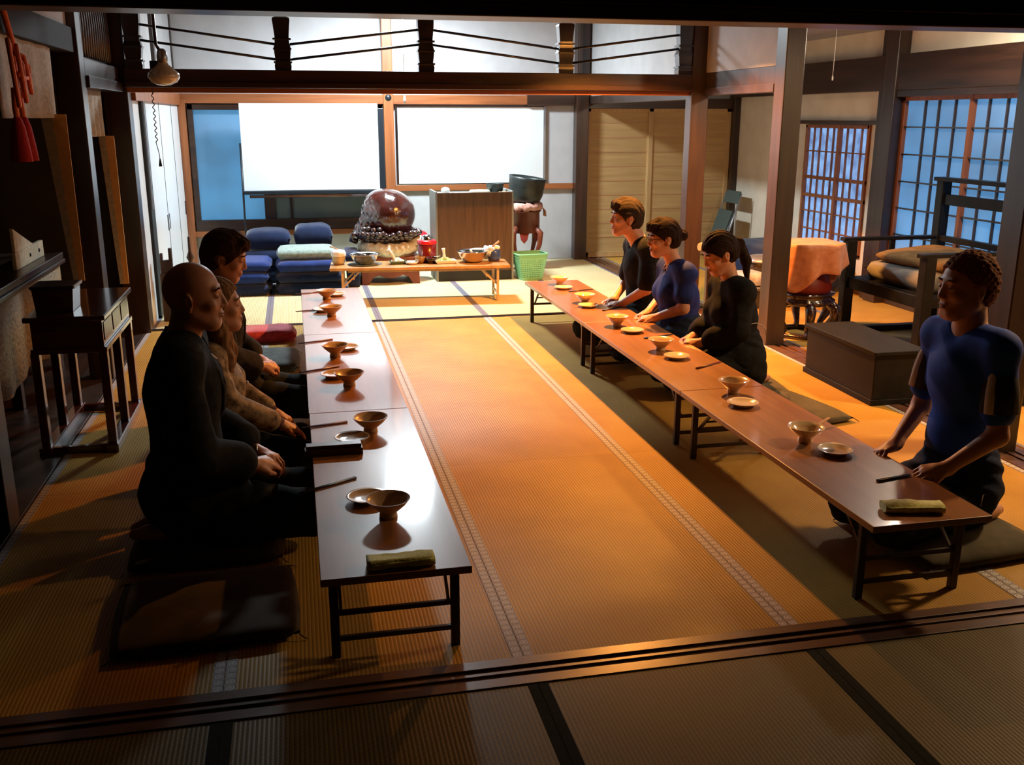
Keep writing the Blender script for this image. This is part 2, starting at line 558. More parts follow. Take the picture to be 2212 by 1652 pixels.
post(5.08, 5.2, 7.80, 7.98, 2.38, 'red_timber')
post(5.12, 5.2, 7.98, 8.10, 2.38, 'red_timber')
post(5.12, 5.2, 11.05, 11.2, 2.38, 'dark_timber')
# near header: lintel over the threshold
trim(MB().box(-3.0, 5.2, 2.47, 2.63, 1.90, 2.13), 'header_timber')
b = MB().box(-3.0, 5.2, 2.485, 2.615, 1.866, 1.90)
trim(b, 'sill_timber')  # lighter than the header: reflection on the lit underside put into the colour
# middle beam carrying the transom
b = MB().box(-1.16, 3.225, 7.80, 7.93, 1.835, 1.965)
b.box(-1.16, 3.225, 7.785, 7.80, 1.835, 1.875)
trim(b, 'dark_timber_x')
trim(MB().box(-1.2, 3.33, 7.80, 7.93, 2.53, 2.64), 'dark_timber_x')
trim(MB().box(-1.16, 3.225, 7.84, 7.90, 1.80, 1.835), 'red_timber_x')
# back nageshi and rails
trim(MB().box(XL+0.02, 3.19, 11.12, 11.2, 1.765, 1.865), 'red_timber_x')
trim(MB().box(3.33, 5.12, 11.12, 11.2, 1.725, 1.84), 'dark_timber_x')
trim(MB().box(2.62, 3.19, 11.115, 11.2, 1.755, 1.87), 'dark_timber_x')
trim(MB().box(1.11, 3.19, 11.16, 11.2, 0.82, 0.885), 'red_timber_x')
trim(MB().box(XL+0.02, 1.0, 11.12, 11.2, 0.36, 0.42), 'red_timber_x')
# left back room nageshi over the cupboards
trim(MB().box(-1.20, -1.125, 8.02, 11.12, 1.745, 1.86), 'orange_timber')
# right nageshi P1-P2 and above back opening
b = MB().box(3.345, 3.42, 6.58, 7.80, 1.80, 1.98)
b.box(3.33, 3.345, 6.58, 7.80, 1.80, 1.86)
trim(b, 'red_timber')
trim(MB().box(3.345, 3.435, 7.93, 11.06, 1.775, 1.86), 'red_timber')
# beams on left
b = MB().box(-1.33, -1.20, 6.58, 7.84, 1.80, 1.97); b.box(-1.20, -1.18, 6.58, 7.84, 1.80, 1.87)
trim(b, 'dark_timber_y')
trim(MB().box(-1.33, -1.22, 4.13, 6.43, 1.99, 2.13), 'matte_timber')
struct(MB().box(-1.31, -1.25, 4.13, 6.43, 2.13, 2.86).obj('wall_left_upper', 'plaster'))
# dark carved panel between the left pillars above the beam
b = MB().box(-1.30, -1.25, 6.58, 7.84, 1.97, 2.62)
for k in range(16):
    yy = 6.62+k*0.077
    b.tube([(-1.245, yy, 1.99), (-1.245, yy+0.02, 2.2), (-1.245, yy-0.01, 2.4), (-1.245, yy+0.02, 2.6)], 0.012, 6)
trim(b, 'dark_timber', 0)
# beam along the window wall
trim(MB().box(5.10, 5.2, 2.7, 11.05, 1.854, 2.15), 'dark_timber_y')
trim(MB().box(5.14, 5.2, 8.10, 9.66, 1.565, 1.60), 'red_timber')
trim(MB().box(5.10, 5.2, 5.55, 7.80, 1.80, 1.854), 'dark_timber_y')
# header on right between near pillars
trim(MB().box(3.345, 3.42, 2.63, 6.43, 2.40, 2.47), 'dark_timber_y')

# ================================================================ MORE MATERIALS
def glow(name, c, s, noise=0.25, sc=2.0):
    m, nt, b = newmat(name)
    v = coords(nt)
    n = N(nt, 'ShaderNodeTexNoise'); n.inputs['Scale'].default_value = sc
    nt.links.new(v, n.inputs['Vector'])
    c1 = tuple(x*(1-noise) for x in c); c2 = tuple(min(1, x*(1+noise)) for x in c)
    col = ramp(nt, n.outputs['Fac'], [(0.3, c1), (0.7, c2)])
    nt.links.new(col, b.inputs['Emission Color'])
    b.inputs['Emission Strength'].default_value = s
    b.inputs['Base Color'].default_value = (0.10, 0.15, 0.22, 1)
    b.inputs['Roughness'].default_value = 0.7
    return m
glow('dusk_paper', (0.10, 0.36, 0.74), 0.62)
glow('dusk_curtain', (0.20, 0.38, 0.88), 0.90, 0.45, 9)
glow('dusk_glass', (0.055, 0.24, 0.46), 0.85)
flat('grey_glass', (0.13, 0.16, 0.15), 0.25)
flat('white_gloss', (0.80, 0.81, 0.82), 0.25, spec=0.5)
flat('white_board', (0.74, 0.78, 0.80), 0.16, spec=0.6, coat=0.5)
flat('black_metal', (0.012, 0.016, 0.022), 0.35)
flat('grey_metal', (0.35, 0.38, 0.42), 0.35, metal=0.8)
flat('silver', (0.75, 0.77, 0.80), 0.16, metal=1.0)
flat('black_gap', (0.012, 0.014, 0.014), 0.6)
flat('ink', (0.25, 0.32, 0.40), 0.6)
wood('cream_board', (0.40, 0.25, 0.10), (0.52, 0.35, 0.15), 0.6, axis=0)
wood('cream_frame', (0.42, 0.26, 0.11), (0.54, 0.36, 0.16), 0.55, axis=2)
wood('laminate', (0.065, 0.030, 0.013), (0.13, 0.065, 0.030), 0.5, axis=2, scale=1.6)
flat('laminate_side', (0.22, 0.22, 0.20), 0.6)
wood('lacquer', (0.050, 0.010, 0.006), (0.10, 0.022, 0.012), 0.22, axis=0, coat=0.7)
noisy('black_lacquer', (0.010, 0.009, 0.009), (0.030, 0.022, 0.018), 0.30, 10, 0.1, 0.6, coat=0.6)
noisy('chair_black', (0.0035, 0.0038, 0.0045), (0.008, 0.008, 0.009), 0.42, 12, 0.05, 0.18, coat=0.05)
noisy('chest_wood', (0.005, 0.0045, 0.0042), (0.011, 0.010, 0.0095), 0.55, 14, 0.1, 0.22, (1, 0.3, 1))
noisy('ceramic', (0.70, 0.50, 0.28), (0.80, 0.60, 0.36), 0.16, 12, 0.04, 0.6, coat=0.8)
noisy('ceramic_brown', (0.46, 0.30, 0.16), (0.62, 0.43, 0.25), 0.34, 14, 0.06, 0.45, coat=0.3)
noisy('ceramic_pale', (0.80, 0.66, 0.46), (0.88, 0.74, 0.54), 0.14, 12, 0.04, 0.6, coat=0.9)
flat('chopstick_red', (0.16, 0.035, 0.015), 0.35, coat=0.3)
flat('chopstick_dark', (0.030, 0.018, 0.014), 0.35, coat=0.3)
noisy('towel', (0.62, 0.64, 0.18), (0.84, 0.84, 0.30), 0.95, 90, 0.5, 0.1, sheen=0.5)
noisy('zabuton_olive', (0.050, 0.045, 0.026), (0.10, 0.085, 0.05), 0.95, 9, 0.2, 0.1, sheen=0.2)
noisy('zabuton_brown', (0.022, 0.014, 0.007), (0.085, 0.055, 0.026), 0.95, 6, 0.25, 0.1, sheen=0.2)
noisy('zabuton_grey', (0.055, 0.075, 0.072), (0.13, 0.16, 0.155), 0.95, 16, 0.25, 0.1, sheen=0.3)
noisy('zabuton_red', (0.36, 0.03, 0.06), (0.52, 0.06, 0.10), 0.9, 40, 0.3, 0.15, sheen=0.5)
noisy('cushion_navy', (0.005, 0.020, 0.11), (0.009, 0.032, 0.17), 0.9, 12, 0.2, 0.15, sheen=0.2)
noisy('cushion_dark_navy', (0.004, 0.009, 0.032), (0.007, 0.016, 0.055), 0.9, 12, 0.2, 0.15, sheen=0.2)
noisy('cushion_teal', (0.16, 0.22, 0.20), (0.27, 0.36, 0.33), 0.9, 30, 0.2, 0.15, sheen=0.3)
noisy('cushion_grey', (0.10, 0.10, 0.095), (0.24, 0.24, 0.235), 0.85, 6, 0.3, 0.2, (1, 0.3, 1))
noisy('cushion_tan', (0.10, 0.062, 0.026), (0.17, 0.11, 0.05), 0.9, 12, 0.2, 0.15)
noisy('brocade_gold', (0.10, 0.065, 0.022), (0.38, 0.26, 0.11), 0.7, 55, 0.4, 0.4, detail=8)
noisy('drape', (0.32, 0.28, 0.23), (0.48, 0.43, 0.36), 0.9, 60, 0.3, 0.1)
noisy('band_tan', (0.42, 0.36, 0.26), (0.60, 0.52, 0.38), 0.85, 30, 0.2, 0.2)
noisy('band_orange', (0.75, 0.38, 0.12), (0.85, 0.48, 0.18), 0.8, 30, 0.2, 0.2)
noisy('cord_red', (0.70, 0.13, 0.04), (0.85, 0.22, 0.07), 0.7, 120, 0.4, 0.3, (1, 1, 4))
noisy('tassel_red', (0.42, 0.012, 0.010), (0.60, 0.035, 0.02), 0.8, 120, 0.6, 0.2, (8, 8, 0.3))
noisy('cloth_orange', (0.45, 0.15, 0.06), (0.62, 0.26, 0.12), 0.8, 20, 0.3, 0.2, sheen=0.3)
flat('red_drum', (0.16, 0.010, 0.006), 0.5)
noisy('mokugyo', (0.035, 0.008, 0.006), (0.075, 0.018, 0.012), 0.16, 16, 0.55, 0.7, coat=0.9, dist=0.010)
noisy('carved_dark', (0.016, 0.006, 0.007), (0.045, 0.016, 0.016), 0.16, 30, 0.9, 0.7, coat=1.0, dist=0.012)
noisy('ruffle', (0.42, 0.34, 0.22), (0.70, 0.64, 0.50), 0.8, 30, 0.4, 0.2)
noisy('stand_red', (0.12, 0.030, 0.016), (0.20, 0.055, 0.028), 0.4, 8, 0.1, 0.4)
noisy('bell_bronze', (0.018, 0.024, 0.024), (0.045, 0.052, 0.050), 0.42, 10, 0.15, 0.6, metal=0.4)
noisy('brocade_pink', (0.45, 0.18, 0.13), (0.72, 0.45, 0.38), 0.8, 30, 0.4, 0.2)
flat('basket_green', (0.20, 0.50, 0.27), 0.45)
flat('steel', (0.72, 0.73, 0.74), 0.14, metal=1.0)
flat('food_white', (0.80, 0.78, 0.62), 0.8)
flat('food_green', (0.45, 0.62, 0.22), 0.8)
flat('dish_green', (0.05, 0.09, 0.04), 0.25, coat=0.6)
flat('plastic_white', (0.85, 0.86, 0.86), 0.3)
flat('glass_brown', (0.26, 0.15, 0.05), 0.15, coat=0.6)
flat('bowl_dark', (0.03, 0.018, 0.014), 0.2, coat=0.6)
flat('pot_red', (0.16, 0.012, 0.014), 0.25, coat=0.5)
flat('lid_red', (0.62, 0.01, 0.025), 0.3, coat=0.5)
flat('jar_blue', (0.03, 0.06, 0.24), 0.25, coat=0.5)
noisy('cloth_bluewhite', (0.15, 0.28, 0.55), (0.80, 0.85, 0.92), 0.8, 40, 0.2, 0.2)
noisy('jar_beige', (0.50, 0.38, 0.20), (0.62, 0.50, 0.30), 0.3, 10, 0.1, 0.5, coat=0.4)
flat('ladle_wood', (0.45, 0.25, 0.12), 0.5)
noisy('lamp_glass', (0.42, 0.36, 0.28), (0.62, 0.55, 0.44), 0.22, 60, 0.15, 0.7, coat=0.8)
flat('cord_dark', (0.05, 0.05, 0.055), 0.6)
flat('cord_white', (0.75, 0.72, 0.65), 0.6)
flat('bulb_warm', (1, 0.7, 0.4), 0.4, emit=(1.0, 0.55, 0.2), es=30)
flat('bulb_white', (1, 1, 1), 0.4, emit=(0.85, 0.95, 1.0), es=18)
flat('enamel_white', (0.8, 0.8, 0.78), 0.3)
flat('chair_green', (0.055, 0.085, 0.080), 0.45)
flat('foil', (0.45, 0.45, 0.46), 0.35, metal=0.7)
noisy('bundle', (0.30, 0.25, 0.22), (0.62, 0.56, 0.52), 0.5, 14, 0.6, 0.5, dist=0.02)
noisy('pale_drape', (0.30, 0.20, 0.13), (0.48, 0.34, 0.24), 0.8, 12, 0.3, 0.2)

# ================================================================ WINDOWS AND DOORS
def shoji(nm, y0, y1, z0, z1, stiles, muntins, rails, frame='orange_timber', bar='red_timber', pane='dusk_paper', fw_=0.033, thick_rails=()):
    # in wall_right, plane X = 5.2
    t = struct(bpy.data.objects.new(nm, None)); C.objects.link(t)
    f = MB()
    x0, x1 = 5.175, 5.225
    f.box(x0, x1, y0, y0+fw_, z0, z1); f.box(x0, x1, y1-fw_, y1, z0, z1)
    f.box(x0, x1, y0, y1, z1-fw_, z1); f.box(x0, x1, y0, y1, z0, z0+fw_)
    for s_ in stiles: f.box(x0-0.004, x1, s_-fw_*0.6, s_+fw_*0.6, z0, z1)
    f.obj('window_frame', frame, t, 0.003)
    g = MB()
    mw = 0.005 if thick_rails else 0.0075
    for m_ in muntins: g.box(x0+0.016, x1-0.012, m_-mw, m_+mw, z0, z1)
    for r_ in rails: g.box(x0+0.010, x1-0.012, y0, y1, r_-0.006, r_+0.006)
    for r_ in thick_rails: g.box(x0+0.006, x1-0.012, y0, y1, r_-0.016, r_+0.016)
    g.obj('muntins', bar if not thick_rails else 'orange_timber', t)
    MB().box(x1-0.014, x1-0.008, y0, y1, z0, z1).obj('pane', pane, t)
    return t
sh = shoji('window_1', 8.28, 9.44, 0.34, 1.56, [8.80], [8.43, 8.56, 8.68, 8.93, 9.05, 9.18, 9.30],
      [1.30, 0.70, 0.52], pane='dusk_curtain', thick_rails=(1.04, 0.86))
sh = shoji('window_2', 5.55, 7.80, 0.30, 1.80, [6.90, 6.15], [7.51, 7.33, 7.12, 6.72, 6.52, 6.34, 5.95, 5.75],
      [1.55, 1.32, 1.09, 0.86, 0.63, 0.44])
# window in the back wall (blue dusk glass at left, sliding screens at right)
t = bpy.data.objects.new('window_3', None); C.objects.link(t); struct(t)
f = MB(); yy0, yy1 = 11.14, 11.22
f.box(wx0, wx0+0.06, yy0, yy1, wz0, wz1); f.box(wx1-0.05, wx1, yy0, yy1, wz0, wz1)
f.box(wx0, wx1, yy0, yy1, wz1-0.06, wz1); f.box(wx0, wx1, yy0-0.01, yy1, wz0, wz0+0.12)
f.obj('window_frame', 'dark_timber_x', t, 0.004)
MB().box(wx0+0.05, -0.33, 11.195, 11.205, wz0+0.1, wz1-0.04).obj('blue_pane', 'dusk_glass', t)
MB().box(-0.335, -0.22, 11.17, 11.21, wz0+0.1, wz1-0.04).obj('stile', 'red_timber', t, 0.003)
g = MB().box(-0.22, wx1-0.04, 11.19, 11.20, wz0+0.1, wz1-0.04); g.obj('grey_pane', 'grey_glass', t)
MB().box(-0.06, -0.035, 11.175, 11.19, wz0+0.1, wz1-0.04).obj('muntins', 'dark_timber', t)
# slatted sliding doors on the back wall past the pillar
for k, (x0, x1, yo) in enumerate(((3.335, 4.14, 11.17), (4.09, 5.12, 11.14))):
    t = bpy.data.objects.new('door_%d' % (k+1), None); C.objects.link(t); struct(t)
    z0, z1 = 0.01, 1.73
    MB().box(x0+0.03, x1-0.03, yo, yo+0.015, z0, z1).obj('door_panel', 'cream_board', t)
    f = MB(); f.box(x0, x0+0.055, yo-0.012, yo+0.02, z0, z1); f.box(x1-0.055, x1, yo-0.012, yo+0.02, z0, z1)
    f.box(x0, x1, yo-0.012, yo+0.02, z1-0.04, z1); f.box(x0, x1, yo-0.012, yo+0.02, z0, z0+0.06)
    f.obj('door_frame', 'cream_frame', t, 0.003)
    g = MB()
    for r_ in range(9): g.box(x0+0.05, x1-0.05, yo-0.003, yo+0.004, 0.24+0.165*r_, 0.252+0.165*r_)
    g.obj('door_battens', 'ladle_wood', t)
# white cupboard doors along the left wall of the back room
MB_ = MB().box(-1.21, -1.17, 8.03, 8.42, 0.0, 1.75); struct(MB_.obj('wall_left_back_infill', 'white_gloss'))
trim(MB().box(-1.20, -1.145, 8.42, 8.62, 0.0, 1.75), 'black_gap', 0.003)
trim(MB().box(-1.155, -1.130, 8.44, 8.47, 0.9, 1.75), 'grey_metal', 0.003)
for k, (ya, yb_) in enumerate(((8.62, 9.53), (9.54, 10.44), (10.45, 11.08))):
    t = bpy.data.objects.new('door_%d' % (k+3), None); C.objects.link(t); struct(t)
    MB().box(-1.185, -1.155, ya+0.003, yb_-0.003, 0.02, 1.75).obj('door_panel', 'white_gloss', t, 0.002)
    MB().box(-1.186, -1.152, yb_-0.006, yb_+0.004, 0.02, 1.75).obj('door_edge', 'black_gap', t)
    hy = yb_-0.06 if k != 1 else ya+0.07
    MB().box(-1.156, -1.150, hy-0.008, hy+0.008, 0.62, 0.76).obj('door_handle', 'black_metal', t)
trim(MB().box(-1.20, -1.14, 8.42, 11.1, 0.0, 0.025), 'dark_timber_y')

# ================================================================ TRANSOM
t = thing('transom_railing', 'black openwork transom of carved posts and slanting double rails on the middle beam', 'transom', (0, 7.865, 1.965))
def tpost(x, h, hi, brass=False):
    w_ = 0.062
    b = MB()
    prof = [(0.0, w_*0.95), (0.03, w_), (0.07, w_*0.86), (0.12, w_*0.96), (0.16, w_*1.0), (0.19, w_*0.86), (0.24, w_*0.84), (0.33, w_*0.98), (h-0.04, w_*1.04), (h-0.025, w_*1.0), (h, 0.004)]
    for (z0, r0_), (z1, r1_) in zip(prof[:-1], prof[1:]):
        v = []
        for z, r_ in ((z0, r0_), (z1, r1_)):
            v += [(x-r_, -r_*0.8, z), (x+r_, -r_*0.8, z), (x+r_, r_*0.8, z), (x-r_, r_*0.8, z)]
        b.add(v, [(0, 1, 5, 4), (1, 2, 6, 5), (2, 3, 7, 6), (3, 0, 4, 7)])
    b.add([(x-w_, -w_*.8, 0), (x+w_, -w_*.8, 0), (x+w_, w_*.8, 0), (x-w_, w_*.8, 0)], [(0, 3, 2, 1)])
    for z in (0.145, 0.215, 0.05):
        b.box(x-w_*1.08, x+w_*1.08, -w_*0.9, w_*0.9, z, z+0.014)
    b.obj('carved_post', 'black_lacquer', t, 0.002)
for x, h in ((-1.09, 0.56), (-0.033, 0.395), (1.045, 0.56), (2.16, 0.395), (3.17, 0.56)):
    tpost(x, h, 0)
hiL, loL = 0.315, 0.175
for (xa, xb, za, zb) in ((-1.09, -0.033, hiL, hiL-0.135), (-0.033, 1.045, hiL-0.135, hiL), (1.045, 2.16, hiL, hiL-0.135), (2.16, 3.17, hiL-0.135, hiL+0.0)):
    for dz in (0.0, -0.108):
        MB().tube([(xa, 0, za+dz), (xb, 0, zb+dz)], 0.0095, 8).obj('rail', 'black_lacquer', t)

# ================================================================ LAMPS
# warm pendant above the right-hand table
t = thing('pendant_lamp', 'enamel shaded pendant lamp with lit warm bulb above the right table', 'lamp', (LAMP_O[0], LAMP_O[1], 2.89))
MB().tube([(0, 0, 0), (0, 0, -0.47)], 0.004, 6).obj('cord', 'cord_dark', t)
MB().lathe([(0.03, -0.46), (0.06, -0.50), (0.155, -0.59), (0.160, -0.592), (0.065, -0.51), (0.028, -0.47)], n=32, caps=False).obj('lamp_shade', 'enamel_white', t)
MB().ell((0, 0, -0.478), (0.022, 0.022, 0.022), 16, 10).obj('bulb', 'bulb_warm', t)
# fluorescent fitting of the back room
t = thing('ceiling_lamp', 'round white fluorescent lamp with pull cord in the back room', 'lamp', (LAMP_W[0], LAMP_W[1], 3.45))
MB().tube([(0, 0, 0), (0, 0, -0.51)], 0.008, 8).obj('stem', 'enamel_white', t)
MB().lathe([(0.02, -0.49), (0.26, -0.53), (0.26, -0.54), (0.02, -0.51)], n=36).obj('reflector', 'enamel_white', t)
MB().tube([(0.27*math.cos(a*PI/12), 0.27*math.sin(a*PI/12), -0.545) for a in range(24)], 0.012, 8, closed=True).obj('ring_tube', 'bulb_white', t)
b = MB().tube([(0.0, 0.05, -0.53), (0.0, 0.05, -1.62)], 0.0035, 6); b.lathe([(0.004, -1.70), (0.012, -1.69), (0.014, -1.66), (0.004, -1.61)], (0, 0.05, 0), 10)
b.obj('pull_cord', 'cord_white', t)
t = thing('ceiling_lamp', 'white aisle lamp with long pull cord beside the window wall', 'lamp', (LAMP_A[0], LAMP_A[1], 2.38))
MB().lathe([(0.02, 0), (0.16, -0.08), (0.16, -0.10), (0.02, -0.11)], n=32).obj('reflector', 'enamel_white', t)
MB().tube([(0.17*math.cos(a*PI/12), 0.17*math.sin(a*PI/12), -0.115) for a in range(24)], 0.013, 8, closed=True).obj('ring_tube', 'bulb_white', t)
t = thing('pull_cord', 'thin white pull cord hanging in front of the dark beam of the window wall', 'cord', (4.22, 7.34, 2.38))
MB().tube([(0, 0, 0), (0.002, 0, -0.2), (0, 0, -0.44)], 0.0022, 6).obj('cord', 'cord_white', t)
MB().lathe([(0.001, -0.47), (0.006, -0.465), (0.007, -0.445), (0.003, -0.43)], n=10).obj('end_knob', 'cord_white', t)
t = thing('ceiling_lamp', 'shaded aisle lamp above the low black bench by the right pillar', 'lamp', (LAMP_B[0], LAMP_B[1], 2.38))
MB().lathe([(0.02, 0), (0.18, -0.03), (0.18, -0.06), (0.02, -0.07)], n=32).obj('reflector', 'enamel_white', t)
MB().tube([(0.13*math.cos(a*PI/12), 0.13*math.sin(a*PI/12), -0.08) for a in range(24)], 0.012, 8, closed=True).obj('ring_tube', 'bulb_white', t)
# unlit glass pendant at upper left
t = thing('pendant_lamp', 'unlit frosted glass pendant lamp hanging at upper left with beaded pull cord', 'lamp', (-0.74, 6.5, 1.81))
MB().lathe([(0.002, 0.0), (0.04, 0.004), (0.075, 0.022), (0.094, 0.050), (0.092, 0.072), (0.06, 0.10), (0.032, 0.125), (0.026, 0.16)], n=36, caps=False).obj('glass_shade', 'lamp_glass', t)
MB().lathe([(0.030, 0.12), (0.033, 0.17), (0.028, 0.20), (0.012, 0.215), (0.001, 0.216)], n=20).obj('socket', 'grey_metal', t)
MB().box(-0.075, -0.020, -0.012, 0.012, 0.095, 0.145).obj('switch_box', 'black_metal', t, 0.004)
MB().tube([(-0.015, 0, 0.21), (-0.03, 0, 0.24), (-0.035, 0, 0.7), (-0.035, 0, 1.04)], 0.010, 8).obj('cord', 'red_timber', t)
b = MB(); pts = []
for k in range(60):
    a = k*0.9; z = 0.02-0.008*k*0.62
    pts.append((-0.075+0.006*math.cos(a), 0.006*math.sin(a), -0.06+z))
b.tube([(-0.062, 0, 0.10), (-0.072, 0, 0.0), (-0.075, 0, -0.05)], 0.002, 5)
b.tube(pts, 0.003, 6)
b.tube([pts[-1], (-0.068, 0, -0.40), (-0.066, 0, -0.44)], 0.0025, 6)
b.lathe([(0.001, -0.43), (0.004, -0.435), (0.010, -0.475), (0.010, -0.48)], (-0.066, 0, 0), 10)
b.obj('pull_cord', 'cord_dark', t)
# round metal nail cover on the back beam
b = MB().lathe([(0.001, 0.0), (0.038, 0.0), (0.042, 0.01), (0.03, 0.028), (0.001, 0.034)], n=24)
o = b.obj('nail_cover', 'black_metal'); o.location = (1.055, 11.12, 1.832); o.rotation_euler = (PI/2, 0, 0)
tag(o, 'round dark metal nail cover on the orange back beam above the post', 'ornament')

# ================================================================ ORGANIC SURFACES
class Field:
    # signed distance grid, unioned smoothly, turned into one continuous surface
    def __init__(s, lo, hi, h):
        s.h = h; s.lo = np.array(lo, float)
        s.n = np.ceil((np.array(hi)-s.lo)/h).astype(int)+1
        s.ax = [s.lo[i]+h*np.arange(s.n[i]) for i in range(3)]
        s.d = np.full(tuple(s.n), 0.2, np.float32)
    def reg(s, lo, hi):
        a = np.clip(((np.array(lo)-s.lo)/s.h).astype(int)-1, 0, s.n-1)
        b = np.clip(((np.array(hi)-s.lo)/s.h).astype(int)+2, 1, s.n)
        if (b <= a).any(): return None, None
        sl = tuple(slice(a[i], b[i]) for i in range(3))
        g = np.meshgrid(*[s.ax[i][sl[i]].astype(np.float32) for i in range(3)], indexing='ij')
        return sl, g
    def comb(s, sl, d, k, op='u'):
        a = s.d[sl]
        if op == 'u':
            if k > 0:
                h = np.maximum(k-np.abs(a-d), 0)/k
                s.d[sl] = np.minimum(a, d)-h*h*k*0.25
            else: s.d[sl] = np.minimum(a, d)
        else:
            d = -d
            h = np.maximum(k-np.abs(a-d), 0)/max(k, 1e-6)
            s.d[sl] = np.maximum(a, d)+h*h*k*0.25
    def cone(s, a, b, ra, rb, k=0.02, op='u'):
        a = np.array(a, float); b = np.array(b, float); r = max(ra, rb)+k+0.02
        sl, g = s.reg(np.minimum(a, b)-r, np.maximum(a, b)+r)
        if sl is None: return
        ba = b-a; L = float(ba@ba)+1e-9
        px, py, pz = g[0]-a[0], g[1]-a[1], g[2]-a[2]
        t = np.clip((px*ba[0]+py*ba[1]+pz*ba[2])/L, 0, 1)
        d = np.sqrt((px-t*ba[0])**2+(py-t*ba[1])**2+(pz-t*ba[2])**2)-(ra+(rb-ra)*t)
        s.comb(sl, d.astype(np.float32), k, op)
    def ell(s, c, r, R=None, k=0.02, op='u'):
        m = max(r)+k+0.02; c = np.array(c, float)
        sl, g = s.reg(c-m, c+m)
        if sl is None: return
        p = [g[i]-c[i] for i in range(3)]
        if R is not None:
            p = [p[0]*R[0][i]+p[1]*R[1][i]+p[2]*R[2][i] for i in range(3)]
        k0 = np.sqrt((p[0]/r[0])**2+(p[1]/r[1])**2+(p[2]/r[2])**2)+1e-6
        k1 = np.sqrt((p[0]/r[0]**2)**2+(p[1]/r[1]**2)**2+(p[2]/r[2]**2)**2)+1e-6
        s.comb(sl, (k0*(k0-1)/k1).astype(np.float32), k, op)
    def cut(s, lo, hi, fn, k=0.004):
        # remove where fn(x,y,z) < 0 inside the box (smooth intersection)
        sl, g = s.reg(lo, hi)
        if sl is None: return
        s.d[sl] = np.maximum(s.d[sl], -fn(*g).astype(np.float32))
    def ripple(s, lo, hi, fn):
        sl, g = s.reg(lo, hi)
        if sl is None: return
        s.d[sl] += fn(*g).astype(np.float32)
    def mesh(s, name, mat, parent):
        D = s.d.copy()
        for ax_ in range(3):
            ix = [slice(None)]*3
            for e in (0, -1):
                ix[ax_] = e; D[tuple(ix)] = np.maximum(D[tuple(ix)], s.h)
        neg = D < 0
        nx, ny, nz = D.shape
        # cells
        cnt = np.zeros((nx-1, ny-1, nz-1), np.int8)
        offs = [(i, j, k) for i in (0, 1) for j in (0, 1) for k in (0, 1)]
        for (i, j, k) in offs: cnt += neg[i:nx-1+i, j:ny-1+j, k:nz-1+k]
        act = (cnt > 0) & (cnt < 8)
        ci = np.argwhere(act)
        acc = np.zeros((len(ci), 3)); num = np.zeros(len(ci))
        edges = [(a, b) for a in offs for b in offs if sum(abs(np.array(a)-np.array(b))) == 1 and a < b]
        for a, b in edges:
            da = D[ci[:, 0]+a[0], ci[:, 1]+a[1], ci[:, 2]+a[2]]
            db = D[ci[:, 0]+b[0], ci[:, 1]+b[1], ci[:, 2]+b[2]]
            m = (da < 0) != (db < 0)
            t = np.where(m, da/(da-db+1e-12), 0)
            p = np.array(a)[None]+t[:, None]*(np.array(b)-np.array(a))[None]
            acc += p*m[:, None]; num += m
        V = (ci+acc/num[:, None])*s.h+s.lo
        idx = -np.ones(act.shape, np.int64); idx[act] = np.arange(len(ci))
        F = []
        for ax_ in range(3):
            o1, o2 = [(1, 2), (2, 0), (0, 1)][ax_]
            sa = [slice(None)]*3; sb = [slice(None)]*3
            sa[ax_] = slice(0, -1); sb[ax_] = slice(1, None)
            A = neg[tuple(sa)]; B = neg[tuple(sb)]
            e = np.argwhere(A != B)
            e = e[(e[:, o1] > 0) & (e[:, o2] > 0) & (e[:, o1] < act.shape[o1]) & (e[:, o2] < act.shape[o2])]
            flip = A[e[:, 0], e[:, 1], e[:, 2]]
            def at_(d1, d2):
                q = e.copy(); q[:, o1] -= d1; q[:, o2] -= d2
                return idx[q[:, 0], q[:, 1], q[:, 2]]
            q = np.stack([at_(1, 1), at_(0, 1), at_(0, 0), at_(1, 0)], 1)
            q[~flip] = q[~flip][:, ::-1]
            F.append(q)
        F = np.concatenate(F); F = F[(F >= 0).all(1)]
        me = bpy.data.meshes.new(name)
        me.vertices.add(len(V)); me.vertices.foreach_set('co', V.astype(np.float32).ravel())
        me.loops.add(len(F)*4); me.loops.foreach_set('vertex_index', F.astype(np.int32).ravel())
        me.polygons.add(len(F)); me.polygons.foreach_set('loop_start', np.arange(0, len(F)*4, 4, dtype=np.int32))
        me.polygons.foreach_set('loop_total', np.full(len(F), 4, np.int32))
        me.polygons.foreach_set('use_smooth', np.ones(len(F), bool))
        me.update(calc_edges=True); me.validate()
        me.materials.append(MATS[mat])
        o = bpy.data.objects.new(name, me); C.objects.link(o)
        if parent is not None: o.parent = parent
        return o


